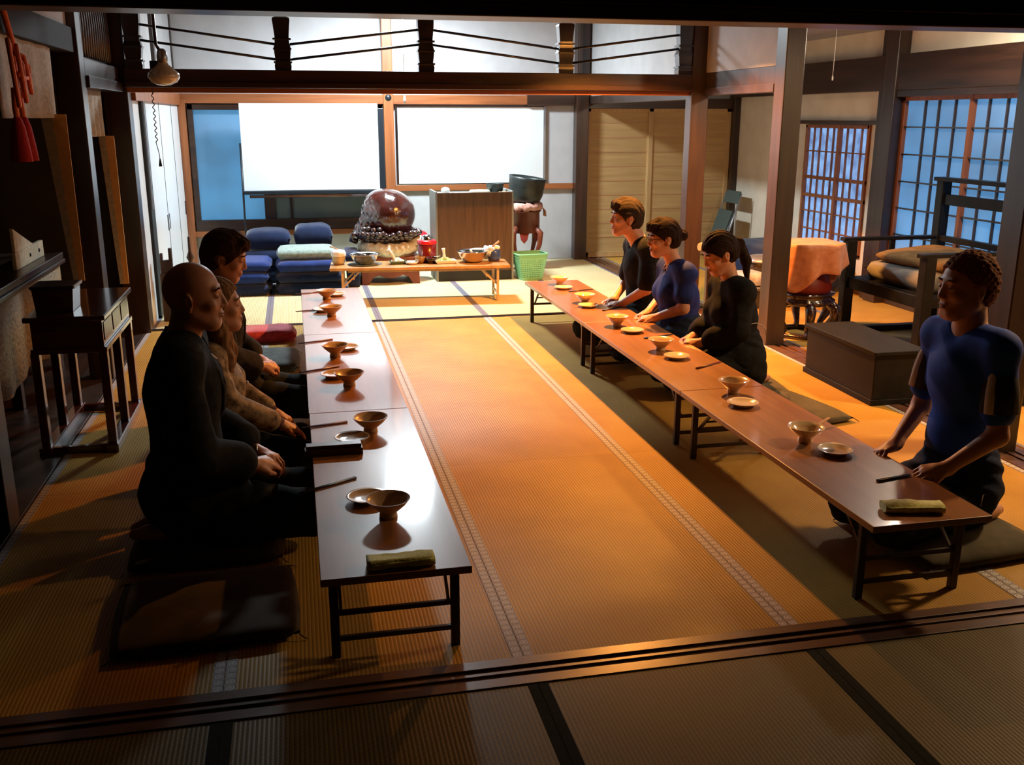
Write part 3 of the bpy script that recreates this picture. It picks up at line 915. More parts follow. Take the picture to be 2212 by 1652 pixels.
# ================================================================ FOLDING TABLES
def folding_table(label, loc, rz, L, W, H, top='table_top', edge='table_edge', leg='table_leg', group=None, trestle=0.11):
    # long axis along local y, origin at the centre of the footprint
    t = thing('folding_table', label, 'table', loc, rz, group)
    MB().box(-W/2, W/2, -L/2, L/2, H-0.024, H).obj('tabletop', top, t, 0.0025)
    b = MB()
    for s_ in (-1, 1): b.box(s_*(W/2-0.045)-0.010, s_*(W/2-0.045)+0.010, -L/2+0.16, L/2-0.16, H-0.046, H-0.024)
    b.obj('apron', edge, t, 0.002)
    for e in (-1, 1):
        yl = e*(L/2-trestle)
        for s_ in (-1, 1):
            x = s_*(W/2-0.038)
            MB().box(x-0.014, x+0.014, yl-0.011, yl+0.011, 0.0, H-0.024).obj('leg', leg, t, 0.002)
        for z in (0.062, 0.150):
            MB().box(-W/2+0.05, W/2-0.05, yl-0.006, yl+0.006, z-0.008, z+0.008).obj('crossbar', leg, t)
        for s_ in (-1, 1):
            x = s_*(W/2-0.058)
            MB().bar((x, yl-e*0.004, 0.15), (x, yl-e*0.16, H-0.035), 0.009, 0.014).obj('folding_brace', leg, t)
        MB().tube([(-W/2+0.05, yl-e*0.10, 0.22), (W/2-0.05, yl-e*0.10, 0.22)], 0.005, 6).obj('brace_rod', leg, t)
    return t
ZT = 0.3193
TL = (7.74-2.645)/3
ft = folding_table('nearest low folding table of the left row, wood top with a strong glare', (0.235, 2.645+TL/2, 0), 0, TL-0.004, 0.452, ZT, group='low tables of the left row')
def cp(root, loc, rz, label, group=None): return dup(root, loc, rz, label, group)
cp(ft, (0.232, 2.645+TL*1.5, 0), 0, 'middle low folding table of the left row', 'low tables of the left row')
cp(ft, (0.229, 2.645+TL*2.5, 0), 0, 'farthest low folding table of the left row', 'low tables of the left row')
for k, nm in enumerate(('nearest low folding table of the right row, with green towel at its end', 'middle low folding table of the right row', 'farthest low folding table of the right row, by the green basket')):
    cp(ft, (2.037, 2.647+TL*(k+0.5), 0), 0, nm, 'low tables of the right row')
folding_table('yellowish low table across the back room laden with serving bowls', (1.085, 8.87, 0), PI/2-0.075, 1.62, 0.42, 0.33, 'serving_top', 'serving_top', 'ceramic_brown')

# ================================================================ TABLEWARE
def lathe_obj(name, prof, mat, parent=None, n=36):
    return MB().lathe(prof, n=n).obj(name, mat, parent)
bp_ = [(0.001, 0.003), (0.024, 0.003), (0.026, 0.0), (0.031, 0.0), (0.030, 0.012), (0.027, 0.020), (0.040, 0.030), (0.060, 0.048), (0.0755, 0.067), (0.0765, 0.069), (0.0745, 0.0695), (0.058, 0.052), (0.036, 0.034), (0.018, 0.027), (0.001, 0.026)]
pl_ = [(0.001, 0.004), (0.040, 0.004), (0.042, 0.0), (0.047, 0.0), (0.050, 0.006), (0.068, 0.016), (0.0735, 0.019), (0.0730, 0.021), (0.064, 0.017), (0.050, 0.010), (0.020, 0.0085), (0.001, 0.0085)]
bowl_me = MB().lathe(bp_, n=40).obj('soup_bowl', 'ceramic_brown')
plate_me = MB().lathe(pl_, n=40).obj('plate', 'ceramic')
def put(src, loc, rz, label, cat, group, first=[set()]):
    if src.name not in first[0]:
        first[0].add(src.name); o = src
    else:
        o = src.copy(); C.objects.link(o)
    o.location = loc; o.rotation_euler = (0, 0, rz)
    tag(o, label, cat, group)
    return o
ordL = ['nearest the viewer', 'second from the viewer, beside the wooden block', 'third from the viewer', 'fourth from the viewer', 'fifth from the viewer', 'farthest from the viewer']
BL = [(0.249, 3.075), (0.262, 4.02), (0.215, 4.80), (0.172, 5.44), (0.198, 6.62), (0.188, 7.27)]
PL = [(0.190, 3.24), (0.176, 3.915), (0.150, 4.985), (0.245, 5.60), (0.148, 6.80), (0.262, 7.40)]
for k in range(6):
    put(bowl_me, (BL[k][0], BL[k][1], ZT), k*0.7, 'brown pottery bowl on left row of tables, %s' % ordL[k], 'bowl', 'bowls on the left tables')
for k in range(6):
    z = ZT
    put(plate_me, (PL[k][0], PL[k][1], z), k*0.7, 'tan pottery plate on left row of tables, %s' % ordL[k], 'plate', 'plates on the left tables')
BR = [(2.027, 3.50), (2.052, 4.255), (2.030, 5.19), (1.995, 5.89), (2.020, 6.71), (2.045, 7.51)]
PR = [(2.073, 3.345), (2.003, 4.045), (2.047, 4.985), (2.030, 5.69), (2.002, 6.56), (2.030, 7.33)]
# lighter glazed ware on the right-hand tables
bowl2 = bowl_me.copy(); bowl2.data = bowl_me.data.copy(); bowl2.data.materials[0] = MATS['ceramic']; bowl2.name = 'glazed_bowl'; C.objects.link(bowl2)
plate2 = plate_me.copy(); plate2.data = plate_me.data.copy(); plate2.data.materials[0] = MATS['ceramic_pale']; plate2.name = 'glazed_plate'; C.objects.link(plate2)
ordR = ['nearest the viewer', 'second from the viewer', 'third from the viewer', 'fourth from the viewer', 'fifth from the viewer', 'farthest from the viewer']
for k in range(6):
    put(bowl2, (BR[k][0], BR[k][1], ZT), k*0.9, 'glazed pottery bowl on right row of tables, %s' % ordR[k], 'bowl', 'bowls on the right tables')
for k in range(6):
    put(plate2, (PR[k][0], PR[k][1], ZT), k*0.9, 'pale glazed plate on right row of tables, %s' % ordR[k], 'plate', 'plates on the right tables')
def chopsticks(a, b, label, mat, group):
    # a = thick end, b = tip; two sticks side by side
    a = Vector(a); b = Vector(b); d = (b-a).normalized(); s_ = d.cross(Vector((0, 0, 1))).normalized()
    t = thing('chopsticks', label, 'chopsticks', tuple(a), 0, group)
    for q in (-0.0042, 0.0042):
        MB().tube([s_*q, (b-a)+s_*q], [0.0042, 0.0026], 6).obj('stick', mat, t)
    return t
CL = [((0.163, 3.467), (-0.045, 3.345)), ((0.170, 4.175), (-0.03, 4.12)), ((0.181, 5.19), (-0.03, 5.09)), ((0.173, 5.868), (-0.03, 5.79)), ((0.130, 6.86), (-0.04, 6.80)), ((0.150, 7.575), (-0.035, 7.515))]
for k, (a, b_) in enumerate(CL):
    chopsticks((a[0], a[1], ZT+0.0045), (b_[0], b_[1], ZT+0.0045), 'reddish chopsticks on left row of tables, %s' % ordL[k].split(',')[0], 'chopstick_red' if k else 'chopstick_dark', 'chopsticks on the left tables')
CR = [((2.060, 3.020), (2.215, 3.050)), ((2.045, 3.565), (2.25, 3.70)), ((2.061, 4.734), (2.25, 4.845)), ((2.040, 5.494), (2.25, 5.565)), ((2.060, 6.396), (2.26, 6.53)), ((2.035, 7.19), (2.25, 7.25))]
for k, (a, b_) in enumerate(CR):
    chopsticks((a[0], a[1], ZT+0.0045), (b_[0], b_[1], ZT+(0.03 if k == 1 else 0.0045)), 'chopsticks on right row of tables, %s' % ordR[k], ['chopstick_dark', 'ladle_wood', 'chopstick_red', 'chopstick_dark', 'chopstick_dark', 'chopstick_dark'][k], 'chopsticks on the right tables')
# folded towels
def towel(label, x0, x1, y, rz, seed):
    rnd = random.Random(seed)
    n = 22; m_ = 18; vs_ = []; f = []
    L = x1-x0
    for i in range(n+1):
        u = -L/2+L*i/n
        for k in range(m_):
            a = 2*PI*k/m_
            cx_, cz_ = math.cos(a), math.sin(a)
            r1 = 0.034*(abs(cx_)**0.6)*(1 if cx_ > 0 else -1)
            r2 = 0.0155*(abs(cz_)**0.6)*(1 if cz_ > 0 else -1)
            wv = 1+0.06*math.sin(9*i/n+seed)+0.04*math.sin(23*i/n+k)
            ridge = 0.004*math.sin(3*a+seed)*(0.5+0.5*math.sin(5*i/n))
            vs_.append((u, r1*wv, 0.0165+r2*wv+(ridge if cz_ > 0 else 0)))
    for i in range(n):
        for k in range(m_):
            k2 = (k+1) % m_
            f.append((i*m_+k, i*m_+k2, (i+1)*m_+k2, (i+1)*m_+k))
    b = MB().add(vs_, f, True)
    b.add(vs_[:m_], [tuple(range(m_))[::-1]]); b.add(vs_[-m_:], [tuple(range(m_))])
    # folded layer lip along the front
    b.tube([(u_, -0.030, 0.020+0.002*math.sin(12*u_)) for u_ in [-L/2+0.004+(L-0.008)*q/12 for q in range(13)]], 0.0065, 8)
    o = b.obj('folded_towel', 'towel'); o.location = ((x0+x1)/2, y, ZT); o.rotation_euler = (0, 0, rz)
    return tag(o, label, 'towel', 'folded green towels')
towel('folded yellow-green towel on near end of left table row', 0.150, 0.352, 2.700, 0.02, 1)
towel('folded yellow-green towel on near end of right table row', 1.915, 2.118, 2.745, -0.22, 4)
# clapper block on the left table
t = thing('wooden_clapper', 'long dark wooden clapper block lying across left table edge', 'clapper', (0.098, 3.765, ZT))
MB().box(-0.118, 0.112, -0.030, 0.020, 0.0, 0.028).obj('block', 'dark_timber_x', t, 0.002)
MB().box(-0.112, 0.108, -0.012, 0.034, 0.028, 0.040).obj('lid', 'sill_timber', t, 0.002)

# ================================================================ FLOOR CUSHIONS
def zabuton(label, cx, cy, w_, d_, mat, rz=0, h=0.055, seed=1, group='floor cushions at the tables', tas=True, z=0.0):
    t = thing('floor_cushion', label, 'cushion', (cx, cy, z), rz, group)
    MB().pillow(-w_/2, w_/2, -d_/2, d_/2, 0.0, h, 18, 0.33, 0.05, seed, c=(0, 0, h*0.42)).obj('cover', mat, t)
    if tas:
        for sx in (-1, 1):
            for sy in (-1, 1):
                p = (sx*w_*0.475, sy*d_*0.475, h*0.4)
                MB().tube([p, (p[0]+sx*0.012, p[1]+sy*0.012, 0.012), (p[0]+sx*0.026, p[1]+sy*0.014, 0.004)], 0.0022, 5).obj('tassel', mat, t)
    return t
zabuton('empty dark brown floor cushion at near end of the left tables', -0.365, 3.13, 0.60, 0.54, 'zabuton_brown', 0.06, 0.05, 3)
zabuton('dark floor cushion under the bald man', -0.40, 3.72, 0.58, 0.52, 'zabuton_olive', 0.0, 0.06, 5)
zabuton('dark floor cushion under the woman with long hair', -0.38, 4.42, 0.56, 0.52, 'zabuton_olive', 0, 0.06, 6)
zabuton('floor cushion under the man with lowered head', -0.38, 5.30, 0.56, 0.54, 'zabuton_grey', 0, 0.06, 7)
zabuton('empty grey-green floor cushion next to the red cushion', -0.30, 6.62, 0.54, 0.56, 'zabuton_grey', 0, 0.08, 8)
zabuton('bright red floor cushion beside far end of the left tables', -0.255, 7.42, 0.42, 0.30, 'zabuton_red', 0.02, 0.11, 9, tas=False)
zabuton('dark floor cushion under the man in blue shirt', 2.46, 3.14, 0.60, 0.56, 'zabuton_olive', 0.1, 0.07, 10)
zabuton('empty olive floor cushion between blue-shirt man and ponytail woman', 2.665, 4.86, 0.52, 0.62, 'zabuton_olive', 0.16, 0.055, 11)
zabuton('dark floor cushion under the woman with a ponytail', 2.60, 5.42, 0.60, 0.52, 'zabuton_olive', -0.1, 0.06, 12)
zabuton('dark floor cushion under the woman with a hair bun', 2.50, 6.02, 0.54, 0.50, 'zabuton_olive', 0, 0.06, 13)
zabuton('dark floor cushion under the farthest man on the right', 2.48, 6.66, 0.54, 0.54, 'zabuton_olive', 0, 0.06, 14)

# piled cushions in the back room
def pile(label, x0, x1, y0, y1, z0, z1, mat, seed, rot=None, e=0.22):
    c = ((x0+x1)/2, (y0+y1)/2, (z0+z1)/2)
    b = MB().pillow(x0-c[0], x1-c[0], y0-c[1], y1-c[1], z0-c[2], z1-c[2], 16, e, 0.03, seed, rot, (0, 0, 0))
    o = b.obj('stacked_cushion', mat); o.location = c
    return tag(o, label, 'cushion', 'cushions piled by the back wall')
pile('blue cushion at bottom of left pile', -0.95, -0.26, 9.30, 9.95, 0.0, 0.115, 'cushion_dark_navy', 1)
pile('bright blue cushion second from bottom of left pile', -0.95, -0.27, 9.32, 9.95, 0.115, 0.22, 'cushion_navy', 2)
pile('bright blue cushion on top of left pile', -0.93, -0.25, 9.36, 9.98, 0.22, 0.315, 'cushion_navy', 3)
pile('dark blue cushion at bottom of middle pile', -0.23, 0.46, 9.28, 9.98, 0.0, 0.115, 'cushion_dark_navy', 4)
pile('dark cushion second from bottom of middle pile', -0.23, 0.42, 9.30, 9.98, 0.115, 0.21, 'cushion_dark_navy', 5)
pile('blue cushion in middle pile under the pale one', -0.22, 0.40, 9.32, 9.98, 0.21, 0.315, 'cushion_navy', 6)
pile('pale teal cushion on top of middle pile', -0.21, 0.36, 9.42, 9.98, 0.315, 0.41, 'cushion_teal', 7)
pile('dark blue cushion at bottom of rear pile by the wall', -0.60, 0.40, 10.05, 10.65, 0.0, 0.17, 'cushion_dark_navy', 15)
pile('dark blue cushion in rear pile beneath the humped ones', -0.60, 0.40, 10.05, 10.65, 0.17, 0.34, 'cushion_dark_navy', 16)
pile('humped navy cushion at left on top of rear pile', -0.53, -0.06, 10.08, 10.55, 0.34, 0.53, 'cushion_dark_navy', 8, e=0.5)
pile('humped navy cushion at right on top of rear pile', -0.04, 0.36, 10.08, 10.52, 0.34, 0.57, 'cushion_dark_navy', 9, e=0.4)
pile('dark navy cushion standing between middle pile and drum stand', 0.47, 0.59, 9.62, 10.2, 0.0, 0.24, 'cushion_dark_navy', 10)
pile('dark navy cushion balanced beside the fish drum cushion', 0.45, 0.60, 9.64, 10.2, 0.24, 0.34, 'cushion_dark_navy', 11)

# ================================================================ BACK ROOM FURNITURE
# standing projection board
t = thing('standing_whiteboard', 'large white standing board with black tray and thin pole at left', 'whiteboard', (0.20, 10.90, 0))
MB().box(-0.725, 0.715, -0.012, 0.012, 0.865, 1.765).obj('board', 'white_board', t, 0.003)
MB().box(-0.73, 0.72, -0.05, 0.015, 0.828, 0.862).obj('tray', 'black_metal', t, 0.003)
MB().box(-0.68, 0.68, -0.03, 0.0, 0.790, 0.822).obj('lower_bar', 'silver', t, 0.004)
MB().box(0.715, 0.775, -0.03, 0.03, 0.79, 1.72).obj('right_upright', 'black_metal', t, 0.006)
MB().tube([(-0.745, 0.0, 0.0), (-0.735, 0.0, 1.36)], 0.011, 8).obj('pole', 'black_metal', t)
b = MB(); b.tube([(-0.745, -0.28, 0.012), (-0.745, 0.22, 0.012)], 0.012, 8); b.tube([(0.745, -0.28, 0.012), (0.745, 0.22, 0.012)], 0.012, 8)
b.obj('foot', 'black_metal', t)
MB().tube([(0.745, 0.0, 0.01), (0.745, 0.0, 0.8)], 0.013, 8).obj('pole', 'black_metal', t)
# wall whiteboard
t = thing('wall_whiteboard', 'wide white board mounted on the back wall right of the orange post', 'whiteboard', (1.99, 11.185, 1.32))
MB().box(-0.84, 0.84, -0.014, 0.0, -0.42, 0.42).obj('board', 'white_board', t, 0.002)
MB().box(0.835, 0.862, -0.026, 0.0, -0.43, 0.43).obj('frame_side', 'grey_metal', t, 0.002)
MB().box(-0.862, -0.835, -0.026, 0.0, -0.43, 0.43).obj('frame_side', 'silver', t, 0.002)
MB().box(-0.86, 0.86, -0.022, 0.0, -0.432, -0.418).obj('frame_rail', 'silver', t, 0.002)
b = MB()
for r_ in range(2):
    z = 0.36-0.035*r_; n_ = 26 if r_ == 0 else 6
    b.tube([(-0.81+0.0052*k, -0.0165, z+0.010*math.sin(k*1.5)) for k in range(n_)], 0.0016, 4)
b.tube([(-0.806, -0.0165, 0.30), (-0.800, -0.0165, -0.40)], 0.0016, 4)
b.obj('ink_marks', 'ink', t)

# laminate cabinet
t = thing('cabinet', 'brown wood-grain cabinet seen from behind in the back room', 'cabinet', (1.765, 9.98, 0))
MB().box(-0.375, 0.39, -0.18, -0.165, 0.10, 0.895).obj('back_panel', 'laminate', t, 0.002)
MB().box(-0.395, -0.375, -0.18, 0.27, 0.0, 0.905).obj('side_panel', 'laminate_side', t, 0.002)
MB().box(0.39, 0.41, -0.18, 0.27, 0.0, 0.905).obj('side_panel', 'laminate_side', t, 0.002)
MB().box(-0.375, 0.39, -0.165, 0.26, 0.855, 0.875).obj('top_shelf', 'laminate_side', t, 0.002)
MB().box(-0.375, 0.39, -0.15, 0.26, 0.10, 0.12).obj('bottom_shelf', 'laminate_side', t, 0.002)
MB().box(-0.385, 0.40, -0.172, 0.24, 0.0, 0.10).obj('plinth', 'black_gap', t, 0.002)
# things on the cabinet
o = MB().ell((0, 0, 0.032), (0.045, 0.045, 0.034), 20, 12).obj('white_cap', 'plastic_white'); o.location = (1.50, 9.98, 0.875); tag(o, 'small white domed lid on left end of the cabinet', 'lid')
o = MB().lathe([(0.0, 0), (0.075, 0), (0.092, 0.085), (0.094, 0.09), (0.086, 0.09), (0.07, 0.012), (0.0, 0.01)], n=28).obj('black_tub', 'bell_bronze'); o.location = (2.03, 10.05, 0.875); tag(o, 'small black tub on right end of the cabinet', 'tub')
R_ = Matrix.Rotation(0.12, 3, 'Y')
o = MB().pillow(-0.11, 0.11, -0.06, 0.06, -0.015, 0.018, 10, 0.3, 0.2, 4).obj('folded_cloth', 'food_white'); o.location = (1.86, 10.0, 0.89); tag(o, 'crumpled white cloth on the cabinet', 'cloth')
o = MB().cbox((0, 0, 0.006), (0.13, 0.06, 0.012)).obj('remote_control', 'plastic_white', None, 0.002); o.location = (1.66, 9.95, 0.875); o.rotation_euler = (0, 0, 0.3); tag(o, 'flat pale remote lying in middle of cabinet top', 'remote')
o = MB().cbox((0, 0, 0.008), (0.10, 0.05, 0.016)).obj('wooden_block', 'ladle_wood', None, 0.002); o.location = (2.09, 9.90, 0.875); o.rotation_euler = (0, 0, -0.3); tag(o, 'small tan wooden block at right corner of the cabinet', 'block')

# bronze bell bowl on carved stand
t = thing('bell_stand', 'red-brown carved stand with curved legs carrying the dark bell bowl', 'stand', (2.46, 10.55, 0))
b = MB().lathe([(0.17, 0.40), (0.17, 0.62), (0.19, 0.635), (0.001, 0.635)], n=28)
b.obj('drum_body', 'stand_red', t)
b = MB()
for k in range(6):
    a = k*PI/3+0.3
    b.add([(0.16*math.cos(a-0.4), 0.16*math.sin(a-0.4), 0.44), (0.16*math.cos(a+0.4), 0.16*math.sin(a+0.4), 0.44), (0.175*math.cos(a+0.2), 0.175*math.sin(a+0.2), 0.33), (0.18*math.cos(a), 0.18*math.sin(a), 0.29), (0.175*math.cos(a-0.2), 0.175*math.sin(a-0.2), 0.33)], [(0, 1, 2, 3, 4)])
b.obj('cloth_valance', 'red_drum', t)
for k in range(4):
    a = k*PI/2+0.75
    ca, sa = math.cos(a), math.sin(a)
    pts = [(0.15*ca, 0.15*sa, 0.46), (0.215*ca, 0.215*sa, 0.40), (0.205*ca, 0.205*sa, 0.28), (0.15*ca, 0.15*sa, 0.14), (0.135*ca, 0.135*sa, 0.06), (0.17*ca, 0.17*sa, 0.015), (0.20*ca, 0.20*sa, 0.018)]
    MB().tube(pts, [0.03, 0.034, 0.028, 0.018, 0.015, 0.018, 0.01], 10).obj('curved_leg', 'stand_red', t)
t = thing('bell_cushion', 'pink and white brocade ring cushion under the bell bowl', 'cushion', (2.46, 10.55, 0.636))
MB().tube([(0.155*math.cos(a*PI/18), 0.155*math.sin(a*PI/18), 0.045+0.008*math.sin(a*2.1)) for a in range(36)], [0.045+0.008*math.sin(a*1.7) for a in range(36)], 12, closed=True).obj('ring', 'brocade_pink', t)
b = MB()
for k in range(5): b.tube([(0.19, -0.09, 0.03), (0.215, -0.10+0.02*k, 0.0), (0.22, -0.11+0.025*k, -0.06)], 0.007, 6)
b.obj('tassel', 'brocade_pink', t)
b = MB().lathe([(0.001, 0.0), (0.10, 0.004), (0.165, 0.05), (0.19, 0.12), (0.20, 0.27), (0.208, 0.30), (0.198, 0.302), (0.187, 0.26), (0.175, 0.12), (0.14, 0.05), (0.001, 0.02)], n=48)
o = b.obj('bell_bowl', 'bell_bronze'); o.location = (2.455, 10.55, 0.70); o.rotation_euler = (0.05, 0.13, 0)
tag(o, 'big dark bronze bell bowl tilted on brocade cushion', 'bell')

# wooden fish drum
t = thing('fish_drum', 'large glossy red-brown carved wooden fish drum on ruffled cushion', 'drum', (0.90, 10.0, 0.395))
def wob(a, z): return 1+0.010*math.sin(9*a)+0.008*math.sin(14*z*9)
F_ = Field((-0.42, -0.36, 0.0), (0.36, 0.36, 0.60), 0.008)
F_.ell((0.025, 0, 0.285), (0.262, 0.262, 0.245), None, 0.02)
F_.cone((-0.06, 0.0, 0.36), (-0.25, -0.02, 0.11), 0.165, 0.085, 0.06)
F_.cone((-0.20, -0.02, 0.09), (0.16, -0.02, 0.07), 0.09, 0.09, 0.05)
F_.ripple((-0.42, -0.36, 0.0), (0.36, 0.36, 0.6), lambda x, y, z: 0.007*np.sin(70*x)*np.sin(75*y+2)*np.sin(72*z)*(np.clip((-0.10-x+0.25*(0.3-z))*12, 0, 1)+0.12))
F_.mesh('body', 'mokugyo', t)
# scaled carved crest sweeping round the left and the base
b = MB()
rnd = random.Random(3)
for r_ in range(5):
    for k in range(30):
        a = 2*PI*k/30+0.1*r_
        rad = 0.235+0.035*r_ if r_ < 3 else 0.28
        z = 0.05+0.028*r_ if r_ < 3 else 0.12+0.03*(r_-3)
        if r_ >= 3 and not (PI*0.75 < (a % (2*PI)) < PI*1.45): continue
        rr_ = 0.030+rnd.uniform(-0.006, 0.010)
        b.ell((0.0+rad*math.cos(a)*1.06, rad*math.sin(a)*0.9, z+rnd.uniform(-.01, .01)), (rr_, rr_, rr_*0.8), 10, 7)
b.obj('carved_base', 'carved_dark', t)
b = MB()
b.tube([(-0.30, -0.05, 0.10), (-0.36, -0.08, 0.09), (-0.37, -0.06, 0.04), (-0.31, -0.05, 0.02)], [0.03, 0.025, 0.028, 0.03], 10)
b.obj('carved_fin', 'carved_dark', t)
t = thing('drum_cushion', 'ruffled cream brocade ring cushion beneath the fish drum', 'cushion', (0.90, 10.0, 0.27))
b = MB()
b.tube([(0.24*math.cos(a*PI/20), 0.24*math.sin(a*PI/20), 0.075+0.008*math.sin(a*1.9)) for a in range(40)], [0.062+0.008*math.sin(a*2.6) for a in range(40)], 12, closed=True)
b.lathe([(0.001, 0.0), (0.25, 0.0), (0.25, 0.07), (0.001, 0.10)], n=32)
b.obj('ring', 'ruffle', t)
b = MB()
b.tube([(0.22, -0.12, 0.12), (0.32, -0.10, 0.15), (0.395, -0.02, 0.09), (0.415, 0.03, -0.05), (0.40, 0.0, -0.14)], [0.03, 0.05, 0.052, 0.045, 0.03], 12)
b.obj('trailing_end', 'ruffle', t)
MB().ell((0.33, 0.06, 0.15), (0.10, 0.10, 0.085), 18, 10).obj('red_lining', 'lid_red', t)
t = thing('drum_stand', 'low red-orange wooden stand with curved apron under the fish drum', 'stand', (0.90, 10.0, 0))
MB().box(-0.30, 0.30, -0.25, 0.25, 0.22, 0.27).obj('stand_top', 'stand_red', t, 0.006)
poly = [(-0.29, 0.22), (-0.29, 0.0), (-0.22, 0.0), (-0.18, 0.07)]+[(-0.12+0.02*k, 0.09-0.03*math.sin(PI*k/12)) for k in range(13)]+[(0.18, 0.07), (0.22, 0.0), (0.29, 0.0), (0.29, 0.22)]
for s_ in (-0.24, 0.225): MB().prism(poly, 'y', s_, s_+0.015).obj('apron', 'stand_red', t, 0.002)
for s_ in (-0.29, 0.27): MB().box(s_, s_+0.02, -0.22, 0.22, 0.06, 0.22).obj('side_panel', 'stand_red', t, 0.002)

# ornate wood stand at the left pillar of the back room
t = thing('finial_rack', 'dark wooden rack with two pointed finials by the white cupboard doors', 'rack', (-0.98, 8.30, 0))
MB().box(-0.13, 0.14, -0.03, 0.06, 0.0, 0.40).obj('panel', 'red_timber', t, 0.006)
MB().lathe([(0.03, 0.40), (0.038, 0.43), (0.018, 0.46), (0.016, 0.49), (0.030, 0.52), (0.012, 0.57), (0.010, 0.68), (0.001, 0.70)], (0.115, 0, 0), 14).obj('finial', 'red_timber', t)
b = MB(); b.box(-0.12, -0.03, -0.02, 0.03, 0.40, 0.50); b.box(-0.12, -0.10, -0.02, 0.03, 0.50, 0.56); b.box(-0.052, -0.03, -0.02, 0.03, 0.50, 0.60)
b.obj('forked_top', 'red_timber', t, 0.004)

# green laundry basket
t = thing('laundry_basket', 'bright green plastic mesh basket standing at right end of serving table', 'basket', (2.345, 9.80, 0), 0.10)
def ring_pt(u, z, W0=0.115, D0=0.10, W1=0.165, D1=0.135, H=0.27):
    q = z/H; W_ = W0+(W1-W0)*q; D_ = D0+(D1-D0)*q
    u = u % 4; k = int(u); f_ = u-k
    cor = [(-W_, -D_), (W_, -D_), (W_, D_), (-W_, D_)]
    a, b_ = cor[k], cor[(k+1) % 4]
    x, y = a[0]+(b_[0]-a[0])*f_, a[1]+(b_[1]-a[1])*f_
    # round the corners
    s_ = ((abs(x)/W_)**8+(abs(y)/D_)**8)**(1/8)
    return (x/s_, y/s_, z)
b = MB(); nu, nz = 112, 26
vs_ = [ring_pt(4*i/nu, 0.27*j/nz) for j in range(nz+1) for i in range(nu)]
f = []
for j in range(nz):
    for i in range(nu):
        if 3 <= j <= 19 and i % 2 == 1 and j % 2 == 1: continue
        f.append((j*nu+i, j*nu+(i+1) % nu, (j+1)*nu+(i+1) % nu, (j+1)*nu+i))
b.add(vs_, f)
b.add([ring_pt(4*i/nu, 0.0) for i in range(nu)], [tuple(range(nu))])
o = b.obj('mesh_body', 'basket_green', t)
q = o.modifiers.new('solid', 'SOLIDIFY'); q.thickness = 0.0035
MB().tube([tuple(Vector(ring_pt(4*i/60, 0.268))*1.0+Vector((0, 0, 0))) for i in range(60)], 0.0085, 8, closed=True).obj('rim', 'basket_green', t)
MB().tube([tuple(Vector(ring_pt(4*i/60, 0.240))) for i in range(60)], 0.0050, 8, closed=True).obj('rim_band', 'basket_green', t)

# ================================================================ SERVING TABLE ITEMS
ZS = 0.331
def at_s(u, v):   # u along the table from its centre, v towards the back
    a = -0.075
    return (1.085+u*math.cos(a)-v*math.sin(a), 8.87+u*math.sin(a)+v*math.cos(a), ZS)
def sobj(b, name, mat, u, v, label, cat, rz=0, group=None, rot=None):
    o = b.obj(name, mat); o.location = at_s(u, v); o.rotation_euler = rot or (0, 0, rz)
    return tag(o, label, cat, group)
t = thing('sugar_jar', 'beige jar with white cloth lid and spoon at left end of serving table', 'jar', at_s(-0.735, 0.05))
MB().lathe([(0.001, 0), (0.045, 0), (0.058, 0.02), (0.062, 0.07), (0.058, 0.10), (0.001, 0.10)], n=28).obj('jar_body', 'jar_beige', t)
MB().lathe([(0.066, 0.075), (0.067, 0.10), (0.055, 0.125), (0.02, 0.135), (0.001, 0.136)], n=28, caps=False, wob=lambda a, z: 1+0.04*math.sin(7*a)).obj('cloth_lid', 'plastic_white', t)
MB().tube([(0.02, 0, 0.12), (-0.03, -0.01, 0.15), (-0.075, -0.02, 0.165)], [0.006, 0.005, 0.006], 8).obj('spoon_handle', 'ladle_wood', t)
def mixing(label, u, v, R_, H):
    t = thing('mixing_bowl', label, 'bowl', at_s(u, v), 0, 'steel mixing bowls')
    MB().lathe([(0.001, 0.0), (R_*0.45, 0.002), (R_*0.62, H*0.18), (R_*0.82, H*0.55), (R_*0.92, H*0.86), (R_, H*0.96), (R_*1.01, H), (R_*0.90, H*0.90), (R_*0.80, H*0.58), (R_*0.60, H*0.22), (R_*0.4, 0.012), (0.001, 0.010)], n=44).obj('bowl_body', 'steel', t)
    return t
t = mixing('wide steel mixing bowl on left half of serving table', -0.50, 0.02, 0.135, 0.095)
MB().tube([(0.0, 0.02, 0.04), (0.01, -0.02, 0.09), (-0.09, 0.06, 0.105)], 0.005, 6).obj('ladle', 'steel', t)
t = mixing('large steel mixing bowl on right half of serving table', 0.49, 0.03, 0.150, 0.105)
MB().ell((-0.01, 0.0, 0.065), (0.10, 0.10, 0.03), 20, 10).obj('contents', 'bowl_dark', t)
MB().tube([(0.0, 0.0, 0.07), (-0.02, 0.0, 0.12)], [0.014, 0.008], 8).obj('ladle', 'plastic_white', t)
MB().ell((0.06, 0.03, 0.115), (0.07, 0.03, 0.010), 16, 8).obj('spoon', 'plastic_white', t)
